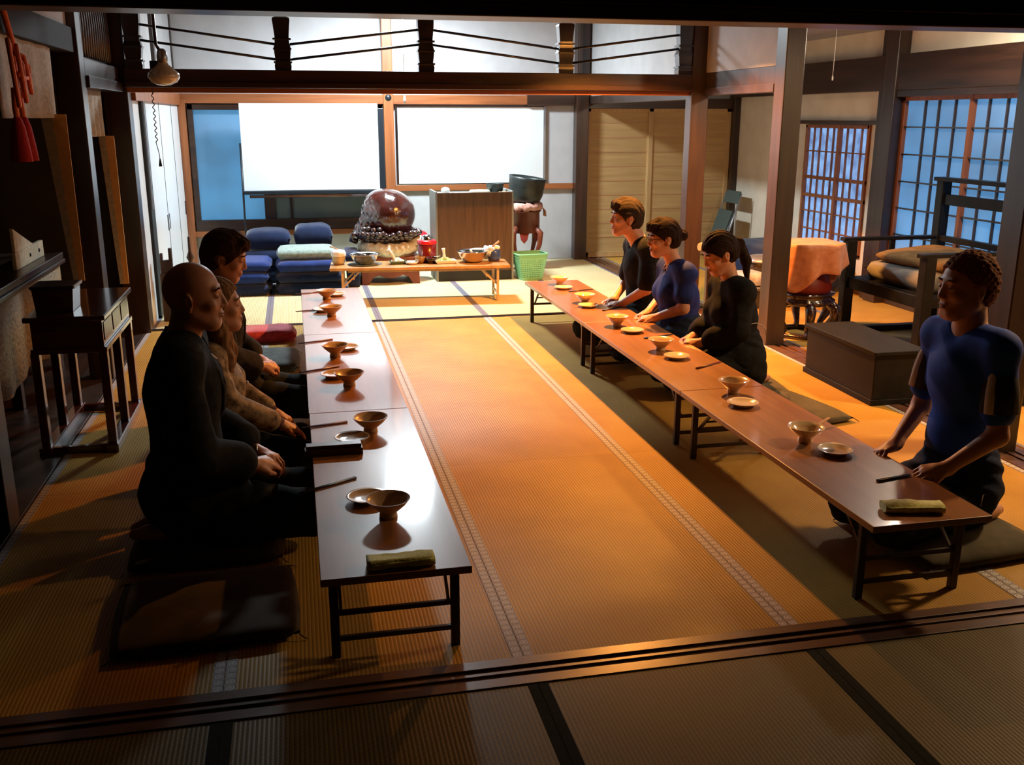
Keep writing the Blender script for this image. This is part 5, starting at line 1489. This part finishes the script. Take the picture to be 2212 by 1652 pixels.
def person(label, loc, rz, sk, P):
    t = thing('person', label, 'person', loc, rz, None)
    hs = P.get('h', 1.0)           # overall size
    fem = P.get('fem', 0)
    vox = P.get('vox', 0.0055)
    nz_ = P['neck']                # neck base (x, z)
    hd = P['head']                 # head centre (x, z)
    shw = P.get('sh', 0.175)
    N0 = np.array([nz_[0], 0, nz_[1]])
    H = np.array([hd[0], P.get('heady', 0.0), hd[1]])
    Rh = rotZ(P.get('yaw', 0)) @ rotY(P.get('pitch', 0))
    hsz = P.get('hs', 1.0)
    def hp(x, y, z): return H+Rh @ (np.array([x, y, z])*hsz)
    lo = (-0.36, -0.42, -0.0); hi = (0.66, 0.42, hd[1]+0.20)
    B = Field((lo[0], lo[1], 0.03), hi, vox)
    pel = np.array([0.0, 0, 0.215])
    ch = np.array([nz_[0]*0.75, 0, nz_[1]-0.20])
    wa = np.array([nz_[0]*0.35+0.005, 0, 0.41])
    shz = nz_[1]-0.055
    SL = np.array([nz_[0]-0.005, shw, shz]); SR = np.array([nz_[0]-0.005, -shw, shz])
    arms = P['arms']               # per side: elbow, wrist, hand dir, hand normal
    def torso(F, g, k=0.05, hips=True):
        F.ell(pel, (0.125+g, 0.165+g, 0.12+g), None, k)
        F.ell(wa, (0.098+g+P.get('belly', 0), 0.130+g+P.get('belly', 0)*0.7-fem*0.012, 0.16+g), None, k)
        F.ell(ch, (0.112+g, 0.150+g-fem*0.01, 0.165+g), rotY(0.12), k)
        if fem:
            for s_ in (-1, 1): F.ell(ch+np.array([0.075, s_*0.062, 0.0]), (0.055+g, 0.060+g, 0.062+g), None, 0.04)
        F.cone(SL*[1, 0.82, 1], SR*[1, 0.82, 1], 0.048+g, 0.048+g, k)
        F.cone(N0+np.array([0, 0.06, -0.035]), SL, 0.042+g, 0.050+g, k)
        F.cone(N0+np.array([0, -0.06, -0.035]), SR, 0.042+g, 0.050+g, k)
    def uparm(F, g, f0=0.0, f1=1.0, k=0.03):
        for S_, A in ((SL, arms[0]), (SR, arms[1])):
            E = np.array(A['elbow'])
            F.cone(S_, S_+(E-S_)*f1, 0.044+g*0.75, 0.045+g*0.9+(0.038-0.045)*f1+P.get('slflare', 0)*0.6*(1 if g > 0 else 0), k)
    def forearm(F, g, f1=1.0, k=0.02, fl=0):
        for A in arms:
            E = np.array(A['elbow']); W_ = np.array(A['wrist'])
            F.cone(E, E+(W_-E)*f1, 0.039+g, 0.039+g+(0.025-0.039)*f1+fl, k)
    kn = P.get('knee', 0.46)
    def legs(F, g, k=0.03):
        for s_ in (-1, 1):
            F.cone((0.02, s_*0.085, 0.205), (kn-0.02, s_*P.get('ksp', 0.12), 0.135), 0.092+g, 0.064+g, k)
            F.cone((kn-0.015, s_*P.get('ksp', 0.12), 0.125), (-0.02, s_*0.085, 0.105), 0.060+g, 0.042+g, k)
    # ---- body
    torso(B, 0.0)
    uparm(B, 0.0); forearm(B, 0.0)
    legs(B, 0.0)
    for s_ in (-1, 1):
        B.cone((-0.02, s_*0.085, 0.10), (-0.15, s_*0.045, 0.085), 0.038, 0.030, 0.02)
        B.cone((-0.08, s_*0.075, 0.095), (-0.20, s_*0.03, 0.078), 0.030, 0.022, 0.02)
    for A, sd in zip(arms, (1, -1)):
        hand(B, A['wrist'], A['dir'], A['n'], A.get('th', -sd), P.get('hand', 0.97), A.get('curl', (0.5, 0.7, 0.5)))
    nr = 0.058 if not fem else 0.048
    B.cone(N0+np.array([-0.005, 0, -0.05]), hp(-0.022, 0, -0.055), nr+0.006, nr, 0.03)
    # head
    B.ell(hp(-0.010, 0, 0.028), (0.098*hsz, 0.078*hsz, 0.096*hsz), Rh, 0.02)
    B.ell(hp(0.030, 0, -0.035), (0.066*hsz, 0.058*hsz, 0.078*hsz), Rh, 0.03)
    B.cone(hp(0.068, -0.014, -0.098), hp(0.068, 0.014, -0.098), 0.021*hsz, 0.021*hsz, 0.025)
    B.cone(hp(0.0, 0.050, -0.055), hp(0.055, 0.022, -0.095), 0.020*hsz, 0.020*hsz, 0.03)
    B.cone(hp(0.0, -0.050, -0.055), hp(0.055, -0.022, -0.095), 0.020*hsz, 0.020*hsz, 0.03)
    B.cone(hp(0.078, -0.034, 0.030), hp(0.078, 0.034, 0.030), 0.013*hsz, 0.013*hsz, 0.012)     # brow
    for s_ in (-1, 1):
        B.ell(hp(0.060, s_*0.042, -0.025), (0.024*hsz, 0.020*hsz, 0.020*hsz), Rh, 0.015)        # cheek
        B.ell(hp(0.095, s_*0.031, 0.008), (0.013*hsz, 0.017*hsz, 0.010*hsz), Rh, 0.008, 'sub')
        B.ell(hp(0.079, s_*0.031, 0.007), (0.0125*hsz, 0.014*hsz, 0.0115*hsz), Rh, 0.004)        # lids
    ns = P.get('nose', 1.0)
    B.cone(hp(0.088, 0, 0.018), hp(0.088+0.017*ns, 0, -0.026), 0.0080*hsz, 0.0110*hsz, 0.010)
    for s_ in (-1, 1): B.ell(hp(0.095, s_*0.011, -0.032), (0.012*hsz, 0.008*hsz, 0.008*hsz), Rh, 0.004)
    B.cone(hp(0.090, -0.014, -0.058), hp(0.090, 0.014, -0.058), 0.0085*hsz, 0.0085*hsz, 0.006)
    B.cone(hp(0.088, -0.012, -0.070), hp(0.088, 0.012, -0.070), 0.0090*hsz, 0.0090*hsz, 0.006)
    B.ell(hp(0.098, 0, -0.0640), (0.010*hsz, 0.022*hsz, 0.0022*hsz), Rh, 0.002, 'sub')
    for s_ in (-1, 1):
        Re = Rh @ rotY(-0.15) @ rotZ(s_*0.35)
        B.ell(hp(-0.010, s_*0.080, -0.008), (0.019*hsz, 0.008*hsz, 0.032*hsz), Re, 0.006)
        B.ell(hp(-0.004, s_*0.088, -0.005), (0.010*hsz, 0.006*hsz, 0.019*hsz), Re, 0.004, 'sub')
        B.ell(hp(-0.006, s_*0.078, -0.036), (0.008*hsz, 0.006*hsz, 0.009*hsz), Rh, 0.004)
    B.mesh('body', sk, t)
    # lips, eyes, brows
    b = MB(); RM = Matrix(Rh.tolist())
    b.ell(hp(0.0955, 0, -0.0588), (0.0050*hsz, 0.021*hsz, 0.0048*hsz), 14, 8, RM)
    b.ell(hp(0.0945, 0, -0.0692), (0.0055*hsz, 0.019*hsz, 0.0055*hsz), 14, 8, RM)
    b.obj('lips', 'lip', t)
    for s_ in (-1, 1):
        MB().ell(hp(0.0865, s_*0.031, 0.0035), (0.0062*hsz, 0.0115*hsz, 0.0030*hsz), 14, 8, RM).obj('eye', 'eye_dark', t)
        b = MB(); b.tube([hp(0.0935, s_*0.014, 0.031), hp(0.0945, s_*0.030, 0.036), hp(0.083, s_*0.050, 0.030)], [0.0030, 0.0040, 0.0022], 8)
        b.obj('eyebrow', P.get('brow', P.get('hairm', 'hair_brown')), t)
    # ---- trousers or skirt
    L = Field((-0.36, -0.42, 0.02), (0.66, 0.42, 0.52), vox*1.15)
    g = P.get('tg', 0.012)
    L.ell(pel, (0.135+g, 0.172+g, 0.13+g), None, 0.05); L.ell(pel+[0, 0, 0.10], (0.118+g, 0.148+g, 0.10+g), None, 0.05)
    legs(L, g, 0.03)
    if P.get('skirt'):
        L.cone((0.03, -0.06, 0.20), (kn-0.05, -0.06, 0.14), 0.10, 0.075, 0.08); L.cone((0.03, 0.06, 0.20), (kn-0.05, 0.06, 0.14), 0.10, 0.075, 0.08)
        L.cone((-0.06, -0.10, 0.13), (-0.06, 0.10, 0.13), 0.085, 0.085, 0.08)
    L.ripple((-0.3, -0.4, 0), (0.6, 0.4, 0.5), lambda x, y, z: 0.0028*np.sin(46*x+30*y+12*np.sin(9*z))+0.002*np.sin(70*z-25*x))
    L.cut((-0.4, -0.5, 0.0), (0.7, 0.5, 0.6), lambda x, y, z: np.maximum(z-0.058, -1))
    L.mesh(P.get('legname', 'trousers'), P['legm'], t)
    # ---- shirt
    g = P.get('g', 0.014)
    S = Field((-0.36, -0.44, 0.10), (0.60, 0.44, hd[1]), vox)
    torso(S, g, 0.05)
    uparm(S, g, f1=P.get('sleeve', 1.0) if P.get('sleeve', 1.0) < 1 else 1.0)
    if P.get('sleeve', 1.0) > 1: forearm(S, g+P.get('fl0', 0), P['sleeve']-1, 0.03, P.get('slflare', 0))
    if P.get('hem'):
        S.ell(pel+[0.02, 0, 0.02], (0.155+g, 0.180+g, 0.115+g), None, 0.05)
    if P.get('lapskirt'):
        for s_ in (-1, 1): S.cone((0.04, s_*0.09, 0.23), (0.20, s_*0.11, 0.205), 0.10, 0.085, 0.05)
    amp = P.get('fold', 0.003)
    rnd_ = random.Random(int(loc[1]*100)); WV = []
    for _ in range(9):
        fq = rnd_.uniform(14, 52); th_ = rnd_.uniform(0, PI); ph_ = rnd_.uniform(0, 1.2)
        WV.append((fq*math.cos(th_)*math.cos(ph_), fq*math.sin(th_)*math.cos(ph_), fq*math.sin(ph_), rnd_.uniform(0, 6), 16.0/(fq+10)))
    def folds(x, y, z):
        wx = 0.02*np.sin(9*z+5*y); wz = 0.03*np.sin(8*x+6*y+1)
        q = 0
        for (a_, b2, c_, p_, m_) in WV: q = q+m_*np.sin(a_*(x+wx)+b2*y+c_*(z+wz)+p_)
        return amp*0.9*(np.abs(q)-1.0)
    S.ripple((-0.4, -0.5, 0), (0.7, 0.5, 1.2), folds)
    if False: (lambda x, y, z: amp*0.7*np.sin(21*z+14*x+3*np.sin(9*y))*np.sin(9*y+7*z+2)+amp*0.5*np.sin(34*x-27*z+15*y)*np.sin(13*z+3)+amp*0.22*np.sin(55*y+22*z+30*x))
    # neck opening
    v = P.get('vneck', 0.0)
    nb = N0+np.array([0.02, 0, 0.055])
    S.cut(N0-[0.16, 0.14, 0.16], N0+[0.2, 0.14, 0.3], lambda x, y, z: np.where(np.abs(y) < 0.1, (nb[2]-0.30*(x-nb[0]))-z, 1.0)*1.0, 0)
    if v: S.ell(N0+np.array([0.095, 0, -0.02]), (0.045, 0.030, v), rotY(-0.25), 0.01, 'sub')
    else: S.ell(N0+np.array([0.03, 0, 0.03]), (0.060, 0.064, 0.045), None, 0.01, 'sub')
    hem = P.get('hemz', 0.17)
    S.cut((-0.4, -0.5, 0.0), (0.7, 0.5, 0.5), lambda x, y, z: z-(hem-0.0*x))
    S.mesh(P.get('topname', 'shirt'), P['topm'], t)
    # ---- hair
    st = P.get('hair')
    if st:
        lo_ = H-np.array([0.26, 0.17, 0.42]); hi_ = H+np.array([0.18, 0.17, 0.18])
        Hf = Field(lo_, hi_, 0.0045)
        th = P.get('hth', 0.013)
        Hf.ell(hp(-0.014, 0, 0.030), ((0.100+th)*hsz, (0.080+th)*hsz, (0.098+th)*hsz), Rh, 0.01)
        Hf.ell(hp(-0.045, 0, -0.02), (0.060*hsz+th, 0.066*hsz+th*0.5, 0.075*hsz), Rh, 0.03)
        RT = Rh.T
        c0 = P.get('hline', 0.020)
        def fn(x, y, z):
            X, Y, Z = x-H[0], y-H[1], z-H[2]
            a = (RT[0][0]*X+RT[0][1]*Y+RT[0][2]*Z)/hsz; bb = (RT[1][0]*X+RT[1][1]*Y+RT[1][2]*Z)/hsz; c_ = (RT[2][0]*X+RT[2][1]*Y+RT[2][2]*Z)/hsz
            line = c0-(0.75*a-0.66*c_)+0.004*np.sin(60*bb)
            nape = c_+P.get('nape', 0.085)
            ear = np.sqrt((a+0.008)**2+(c_+0.012)**2)-0.030
            r_ = np.minimum(line, nape)
            if P.get('ears', 1): r_ = np.where(np.abs(bb) > 0.055, np.minimum(r_, ear), r_)
            return r_
        Hf.cut(lo_, hi_, fn)
        if st == 'fringe' or P.get('tuft'):
            Hf.cone(hp(0.075, -0.04, 0.095), hp(0.098, -0.02, 0.070), 0.020, 0.010, 0.02); Hf.cone(hp(0.075, 0.03, 0.098), hp(0.098, 0.01, 0.075), 0.020, 0.010, 0.02)
            Hf.cone(hp(0.02, 0, 0.125), hp(0.085, -0.01, 0.100), 0.022, 0.020, 0.02)
        if st == 'long':
            for s_ in (-1, 1):
                Hf.cone(hp(-0.01, s_*0.070, 0.03), hp(-0.005, s_*0.085, -0.10), 0.028, 0.034, 0.03)
                Hf.cone(hp(-0.005, s_*0.085, -0.10), hp(0.02, s_*0.095, -0.24), 0.034, 0.030, 0.03)
                Hf.cone(hp(0.02, s_*0.095, -0.24), hp(0.03, s_*0.090, -0.33), 0.030, 0.012, 0.03)
            Hf.cone(hp(-0.075, 0, 0.0), hp(-0.09, 0, -0.20), 0.060, 0.055, 0.03)
        if st == 'bun':
            Hf.ell(hp(-0.140, 0, 0.002), (0.036, 0.038, 0.036), Rh, 0.012)
            Hf.cone(hp(-0.10, 0, 0.02), hp(-0.13, 0, 0.005), 0.030, 0.022, 0.02)
        if st == 'ponytail':
            Hf.cone(hp(-0.10, 0, 0.035), hp(-0.145, 0, 0.0), 0.026, 0.026, 0.02)
            Hf.cone(hp(-0.145, 0, 0.0), hp(-0.150, -0.005, -0.12), 0.027, 0.030, 0.02)
            Hf.cone(hp(-0.150, -0.005, -0.12), hp(-0.115, -0.01, -0.25), 0.028, 0.012, 0.02)
        if st == 'curly':
            Hf.ripple(lo_, hi_, lambda x, y, z: 0.0045*np.sin(190*x)*np.sin(190*y+3*x)*np.sin(190*z))
        else:
            Hf.ripple(lo_, hi_, lambda x, y, z: 0.0016*np.sin(260*y+60*x)+0.0014*np.sin(190*y-80*z+40*x))
        Hf.mesh('hair', P['hairm'], t)
    return t, hp

def L_arms(el, wr, d, n, **kw):
    # mirror image for the other side; el / wr given for +y side
    a = dict(elbow=el, wrist=wr, dir=d, n=n); a.update(kw)
    b_ = dict(elbow=(el[0], -el[1], el[2]), wrist=(wr[0], -wr[1], wr[2]), dir=(d[0], -d[1], d[2]), n=(n[0], -n[1], n[2])); b_.update(kw)
    return [a, b_]

def lapels(t, nz_, nx_, g_):
    for s_ in (-1, 1):
        cx_ = nx_*0.75; cz_ = nz_-0.20
        pts = [(nx_-0.06, s_*0.055, nz_+0.035), (nx_+0.02, s_*0.068, nz_+0.012)]
        for q in (0.1, 0.3, 0.5, 0.75, 1.0):
            z = nz_-0.02-0.33*q; y = s_*(0.062*(1-q)+0.004)
            rz_ = 0.165+g_; rx_ = 0.112+g_
            e_ = 1-((z-cz_)/rz_)**2-(y/(0.15+g_))**2
            x = cx_+rx_*math.sqrt(max(e_, 0.12))+0.002
            pts.append((x, y, z))
        MB().tube(pts, [0.010]*len(pts), 8).obj('lapel', 'cloth_charcoal', t)

# --- left row (facing +x)
arms = [dict(elbow=(0.075, 0.235, 0.46), wrist=(0.27, 0.085, 0.335), dir=(0.75, -0.62, -0.12), n=(0.25, 0.1, 1.0), curl=(0.55, 0.7, 0.4)),
        dict(elbow=(0.065, -0.245, 0.45), wrist=(0.255, -0.105, 0.345), dir=(0.80, 0.52, -0.10), n=(0.35, -0.35, 1.0), curl=(0.55, 0.75, 0.5))]
t, hp = person('bald man in black jacket kneeling nearest at the left tables, hands folded', (-0.475, 3.72, 0), 0.04, 'skin_warm',
    dict(neck=(0.030, 0.825), head=(0.088, 0.985), hs=1.03, yaw=-0.10, pitch=0.02, sh=0.185, arms=arms, g=0.034, fold=0.0035, sleeve=1.70, slflare=0.014, vneck=0.055, hair=None, brow='hair_brown', topname='jacket',
         topm='cloth_black', legm='trouser_dark', tg=0.026, hem=1, lapskirt=1, knee=0.48, hemz=0.13, vox=0.005, nose=1.15))
b = MB(); b.tube([(0.105, -0.045, 0.80), (0.135, -0.020, 0.765), (0.150, 0.0, 0.745)], [0.004, 0.005, 0.003], 6); b.obj('undershirt', 'cloth_white', t)
lapels(t, 0.825, 0.030, 0.034)
MB().tube([(0.272+0.0, 0.078+0.028*math.cos(a*PI/8), 0.335+0.028*math.sin(a*PI/8)) for a in range(16)], 0.005, 6, closed=True).obj('wristwatch', 'silver', t)

arms = [dict(elbow=(0.10, 0.19, 0.42), wrist=(0.30, 0.07, 0.29), dir=(0.85, -0.3, -0.35), n=(0.4, 0, 1.0)),
        dict(elbow=(0.12, -0.195, 0.42), wrist=(0.33, -0.10, 0.285), dir=(0.90, 0.15, -0.35), n=(0.4, -0.1, 1.0), curl=(0.35, 0.4, 0.3))]
t, hp = person('woman with long greying hair and leaf-brown blouse kneeling behind the bald man', (-0.455, 4.42, 0), 0.0, 'skin_fair',
    dict(neck=(0.055, 0.655), head=(0.100, 0.820), hs=0.94, yaw=0.0, pitch=-0.02, fem=1, sh=0.150, arms=arms, g=0.016, fold=0.005, sleeve=1.78, slflare=0.006, vneck=0.075, hair='long', hairm='hair_light', ears=0, nape=0.5, hline=0.012,
         topname='blouse', topm='cloth_leaf', legm='trouser_dark', tg=0.012, hem=1, knee=0.43, hemz=0.24, hand=0.88))
MB().ell((0.200, -0.085, 0.485), (0.007, 0.007, 0.009), 10, 6).obj('brooch', 'silver', t)
for A in arms:
    E = Vector(A['elbow']); W_ = Vector(A['wrist'])
    MB().tube([E+(W_-E)*0.80, W_+(W_-E)*0.02], [0.034, 0.030], 16).obj('dark_cuff', 'purple_cuff', t)

arms = [dict(elbow=(0.075, 0.225, 0.45), wrist=(0.235, 0.075, 0.335), dir=(0.70, -0.65, -0.1), n=(0.3, 0.1, 1.0)),
        dict(elbow=(0.085, -0.235, 0.43), wrist=(0.245, -0.085, 0.335), dir=(0.80, 0.52, -0.05), n=(0.45, -0.5, 0.9), curl=(0.9, 0.9, 0.5))]
t, hp = person('man with short dark hair and lowered head kneeling farthest at left tables', (-0.475, 5.30, 0), 0.0, 'skin_fair',
    dict(neck=(0.045, 0.755), head=(0.098, 0.918), hs=1.05, yaw=-0.10, pitch=0.30, sh=0.178, arms=arms, g=0.026, fold=0.0035, sleeve=1.68, slflare=0.014, vneck=0.05, hair='short', hairm='hair_brown', tuft=1, hline=0.030, nape=0.09,
         topname='jacket', topm='cloth_charcoal', legm='trouser_dark', tg=0.022, hem=1, lapskirt=1, knee=0.48, hemz=0.15))
lapels(t, 0.755, 0.045, 0.026)

# --- right row (facing -x)
arms = [dict(elbow=(0.045, 0.205, 0.475), wrist=(0.22, 0.150, 0.345), dir=(0.90, -0.25, -0.12), n=(0.3, 0.3, 1.0), curl=(0.45, 0.7, 0.5)),
        dict(elbow=(0.03, -0.210, 0.48), wrist=(0.20, -0.150, 0.345), dir=(0.92, 0.15, -0.20), n=(0.2, -0.3, 1.0), curl=(0.45, 0.7, 0.5))]
t, hp = person('man in blue T-shirt with beige side panels kneeling nearest at right tables', (2.545, 3.20, 0), PI+0.12, 'skin_warm',
    dict(neck=(0.035, 0.850), head=(0.080, 1.010), hs=1.01, yaw=-0.15, pitch=0.05, sh=0.162, arms=arms, g=0.012, fold=0.004, sleeve=0.72, slflare=0.016, hair='curly', hairm='hair_ginger', hth=0.010, hline=0.008, nape=0.075,
         topm='cloth_royal', legm='denim', legname='jeans', tg=0.012, knee=0.44, hemz=0.22, vox=0.005))
# black sleeve panels with a beige stripe in front
for s_, A in ((1, arms[0]), (-1, arms[1])):
    E_ = Vector(A['elbow']); S0 = Vector((0.030, s_*0.162, 0.795)); D_ = E_-S0
    MB().tube([S0+D_*0.08, S0+D_*0.25, S0+D_*0.45, S0+D_*0.725], [0.040, 0.056, 0.066, 0.069], 18).obj('black_panel', 'panel_black', t)
    fo = Vector((0.054, s_*0.012, 0.0))
    MB().tube([S0+D_*0.06+fo*0.6, S0+D_*0.30+fo*0.75, S0+D_*0.50+fo*0.85, S0+D_*0.72+fo*0.9], [0.010, 0.022, 0.026, 0.026], 12).obj('beige_panel', 'panel_beige', t)
    ba = Vector((-0.056, s_*0.022, 0.0))
    MB().tube([S0+D_*0.20+ba*0.7, S0+D_*0.45+ba, S0+D_*0.72+ba*1.05], [0.004, 0.010, 0.010], 8).obj('sleeve_piping', 'panel_beige', t)
b = MB(); b.tube([(-0.10, 0.125, 0.22), (-0.02, 0.175, 0.225), (0.06, 0.19, 0.235)], 0.0022, 5); b.tube([(0.06, 0.19, 0.235), (0.065, 0.192, 0.19)], 0.0022, 5); b.obj('pocket_stitching', 'panel_beige', t)

arms = [dict(elbow=(0.09, 0.185, 0.42), wrist=(0.275, 0.055, 0.325), dir=(0.75, -0.55, 0.05), n=(0.2, 0.2, 1.0), curl=(0.6, 0.8, 0.5)),
        dict(elbow=(0.08, -0.19, 0.42), wrist=(0.270, -0.060, 0.335), dir=(0.78, 0.50, 0.02), n=(0.2, -0.2, 1.0), curl=(0.6, 0.8, 0.5))]
t, hp = person('woman in loose black top with brown ponytail kneeling, head bowed', (2.585, 5.35, 0), PI, 'skin_fair',
    dict(neck=(0.060, 0.690), head=(0.150, 0.850), hs=0.97, yaw=0.05, pitch=0.42, fem=1, sh=0.150, arms=arms, g=0.024, fold=0.005, sleeve=1.66, slflare=0.012, hair='ponytail', hairm='hair_dark', hline=0.026, nape=0.07,
         topname='black_top', topm='cloth_black', legm='cloth_black', legname='skirt', skirt=1, tg=0.022, hem=1, knee=0.44, hemz=0.14, hand=0.88))
MB().tube([(0.262, 0.062+0.027*math.cos(a*PI/8), 0.325+0.027*math.sin(a*PI/8)) for a in range(16)], 0.004, 6, closed=True).obj('wristwatch', 'silver', t)
b = MB(); b.tube([(0.03, 0.155, 0.445), (-0.04, 0.158, 0.455), (-0.09, 0.130, 0.435), (-0.13, 0.10, 0.40), (-0.145, 0.085, 0.36)], 0.0028, 6); b.obj('white_trim', 'panel_beige', t)
MB().tube([(0.09, -0.05, 0.705), (0.125, 0.0, 0.69), (0.09, 0.05, 0.705)], 0.007, 8).obj('undershirt', 'cloth_white', t)

arms = [dict(elbow=(0.075, 0.200, 0.43), wrist=(0.225, 0.070, 0.345), dir=(0.78, -0.50, -0.05), n=(0.2, 0.2, 1.0), curl=(0.55, 0.8, 0.5)),
        dict(elbow=(0.07, -0.205, 0.43), wrist=(0.220, -0.075, 0.35), dir=(0.80, 0.45, -0.05), n=(0.2, -0.2, 1.0), curl=(0.55, 0.8, 0.5))]
t, hp = person('woman in blue short-sleeved shirt with dark hair bun and glasses, kneeling', (2.500, 6.035, 0), PI, 'skin_fair',
    dict(neck=(0.055, 0.700), head=(0.155, 0.862), hs=0.97, yaw=0.0, pitch=0.12, fem=1, sh=0.165, arms=arms, g=0.018, fold=0.004, sleeve=0.62, slflare=0.014, vneck=0.06, hair='bun', hairm='hair_dark', hline=0.026, nape=0.07, tuft=1,
         topm='cloth_navy', legm='denim', legname='jeans', tg=0.006, ksp=0.035, knee=0.44, hemz=0.20, belly=0.012, hand=0.9))
b = MB()
for s_ in (-1, 1):
    b.tube([hp(0.100+0.0, s_*0.033+0.020*math.cos(a*PI/8), 0.006+0.014*math.sin(a*PI/8)) for a in range(16)], 0.0016, 5, closed=True)
    b.tube([hp(0.098, s_*0.052, 0.010), hp(0.05, s_*0.078, 0.010), hp(0.0, s_*0.084, 0.006)], 0.0018, 5)
b.tube([hp(0.102, -0.013, 0.008), hp(0.104, 0, 0.011), hp(0.102, 0.013, 0.008)], 0.0016, 5)
b.obj('eyeglasses', 'glasses', t)
b = MB(); b.tube([(0.085, -0.045, 0.735), (0.145, -0.012, 0.66)], 0.004, 6); b.tube([(0.085, 0.045, 0.735), (0.145, 0.012, 0.66)], 0.004, 6); b.obj('white_collar_edge', 'cloth_white', t)

arms = [dict(elbow=(0.075, 0.215, 0.46), wrist=(0.215, 0.090, 0.335), dir=(0.80, -0.45, -0.05), n=(0.2, 0.2, 1.0), curl=(0.5, 0.8, 0.5)),
        dict(elbow=(0.07, -0.215, 0.46), wrist=(0.205, -0.10, 0.335), dir=(0.82, 0.42, -0.05), n=(0.2, -0.2, 1.0), curl=(0.5, 0.8, 0.5))]
t, hp = person('man with light brown hair in dark polo shirt kneeling farthest at right tables', (2.450, 6.62, 0), PI, 'skin_fair',
    dict(neck=(0.045, 0.785), head=(0.165, 0.940), hs=1.04, yaw=0.0, pitch=-0.02, sh=0.175, arms=arms, g=0.018, fold=0.004, sleeve=0.85, slflare=0.014, vneck=0.05, hair='short', hairm='hair_sandy', tuft=1, hline=0.032, nape=0.085,
         topm='cloth_black', legm='trouser_dark', tg=0.014, knee=0.44, hemz=0.17))
MB().tube([(0.06, 0.055, 0.80), (0.115, 0.03, 0.765), (0.13, 0.0, 0.745)], 0.004, 6).obj('undershirt', 'cloth_white', t)

# ================================================================ SUB-PARTS
def base(n): return n.split('.')[0]
def reparent(root_kind, kids, host):
    for r in [o for o in C.objects if o.parent is None and base(o.name) == root_kind]:
        hosts = [c for c in r.children if base(c.name) in host]
        if not hosts: continue
        for c in list(r.children):
            if base(c.name) in kids:
                h = min(hosts, key=lambda q: (q.matrix_basis.translation-c.matrix_basis.translation).length)
                c.parent = h
                c.matrix_basis = h.matrix_basis.inverted() @ c.matrix_basis
reparent('person', {'lapel', 'sleeve_piping', 'black_panel', 'beige_panel', 'brooch', 'white_trim', 'white_collar_edge', 'dark_cuff'}, {'shirt', 'jacket', 'blouse', 'black_top'})
reparent('person', {'pocket_stitching'}, {'jeans'})
reparent('pendant_lamp', {'bulb'}, {'lamp_shade'})
reparent('pendant_lamp', {'switch_box'}, {'socket'})
reparent('ceiling_lamp', {'ring_tube'}, {'reflector'})
reparent('floor_cushion', {'tassel'}, {'cover'})
reparent('bell_cushion', {'tassel'}, {'ring'})
reparent('fish_drum', {'carved_fin'}, {'carved_base'})
reparent('laundry_basket', {'rim_band'}, {'rim'})
reparent('incense_box', {'lid_edge'}, {'lid'})
reparent('wooden_bracket', {'hole'}, {'board'})
reparent('wall_whiteboard', {'ink_marks'}, {'board'})
reparent('blue_jar', {'spoon_handle'}, {'jar_body'})
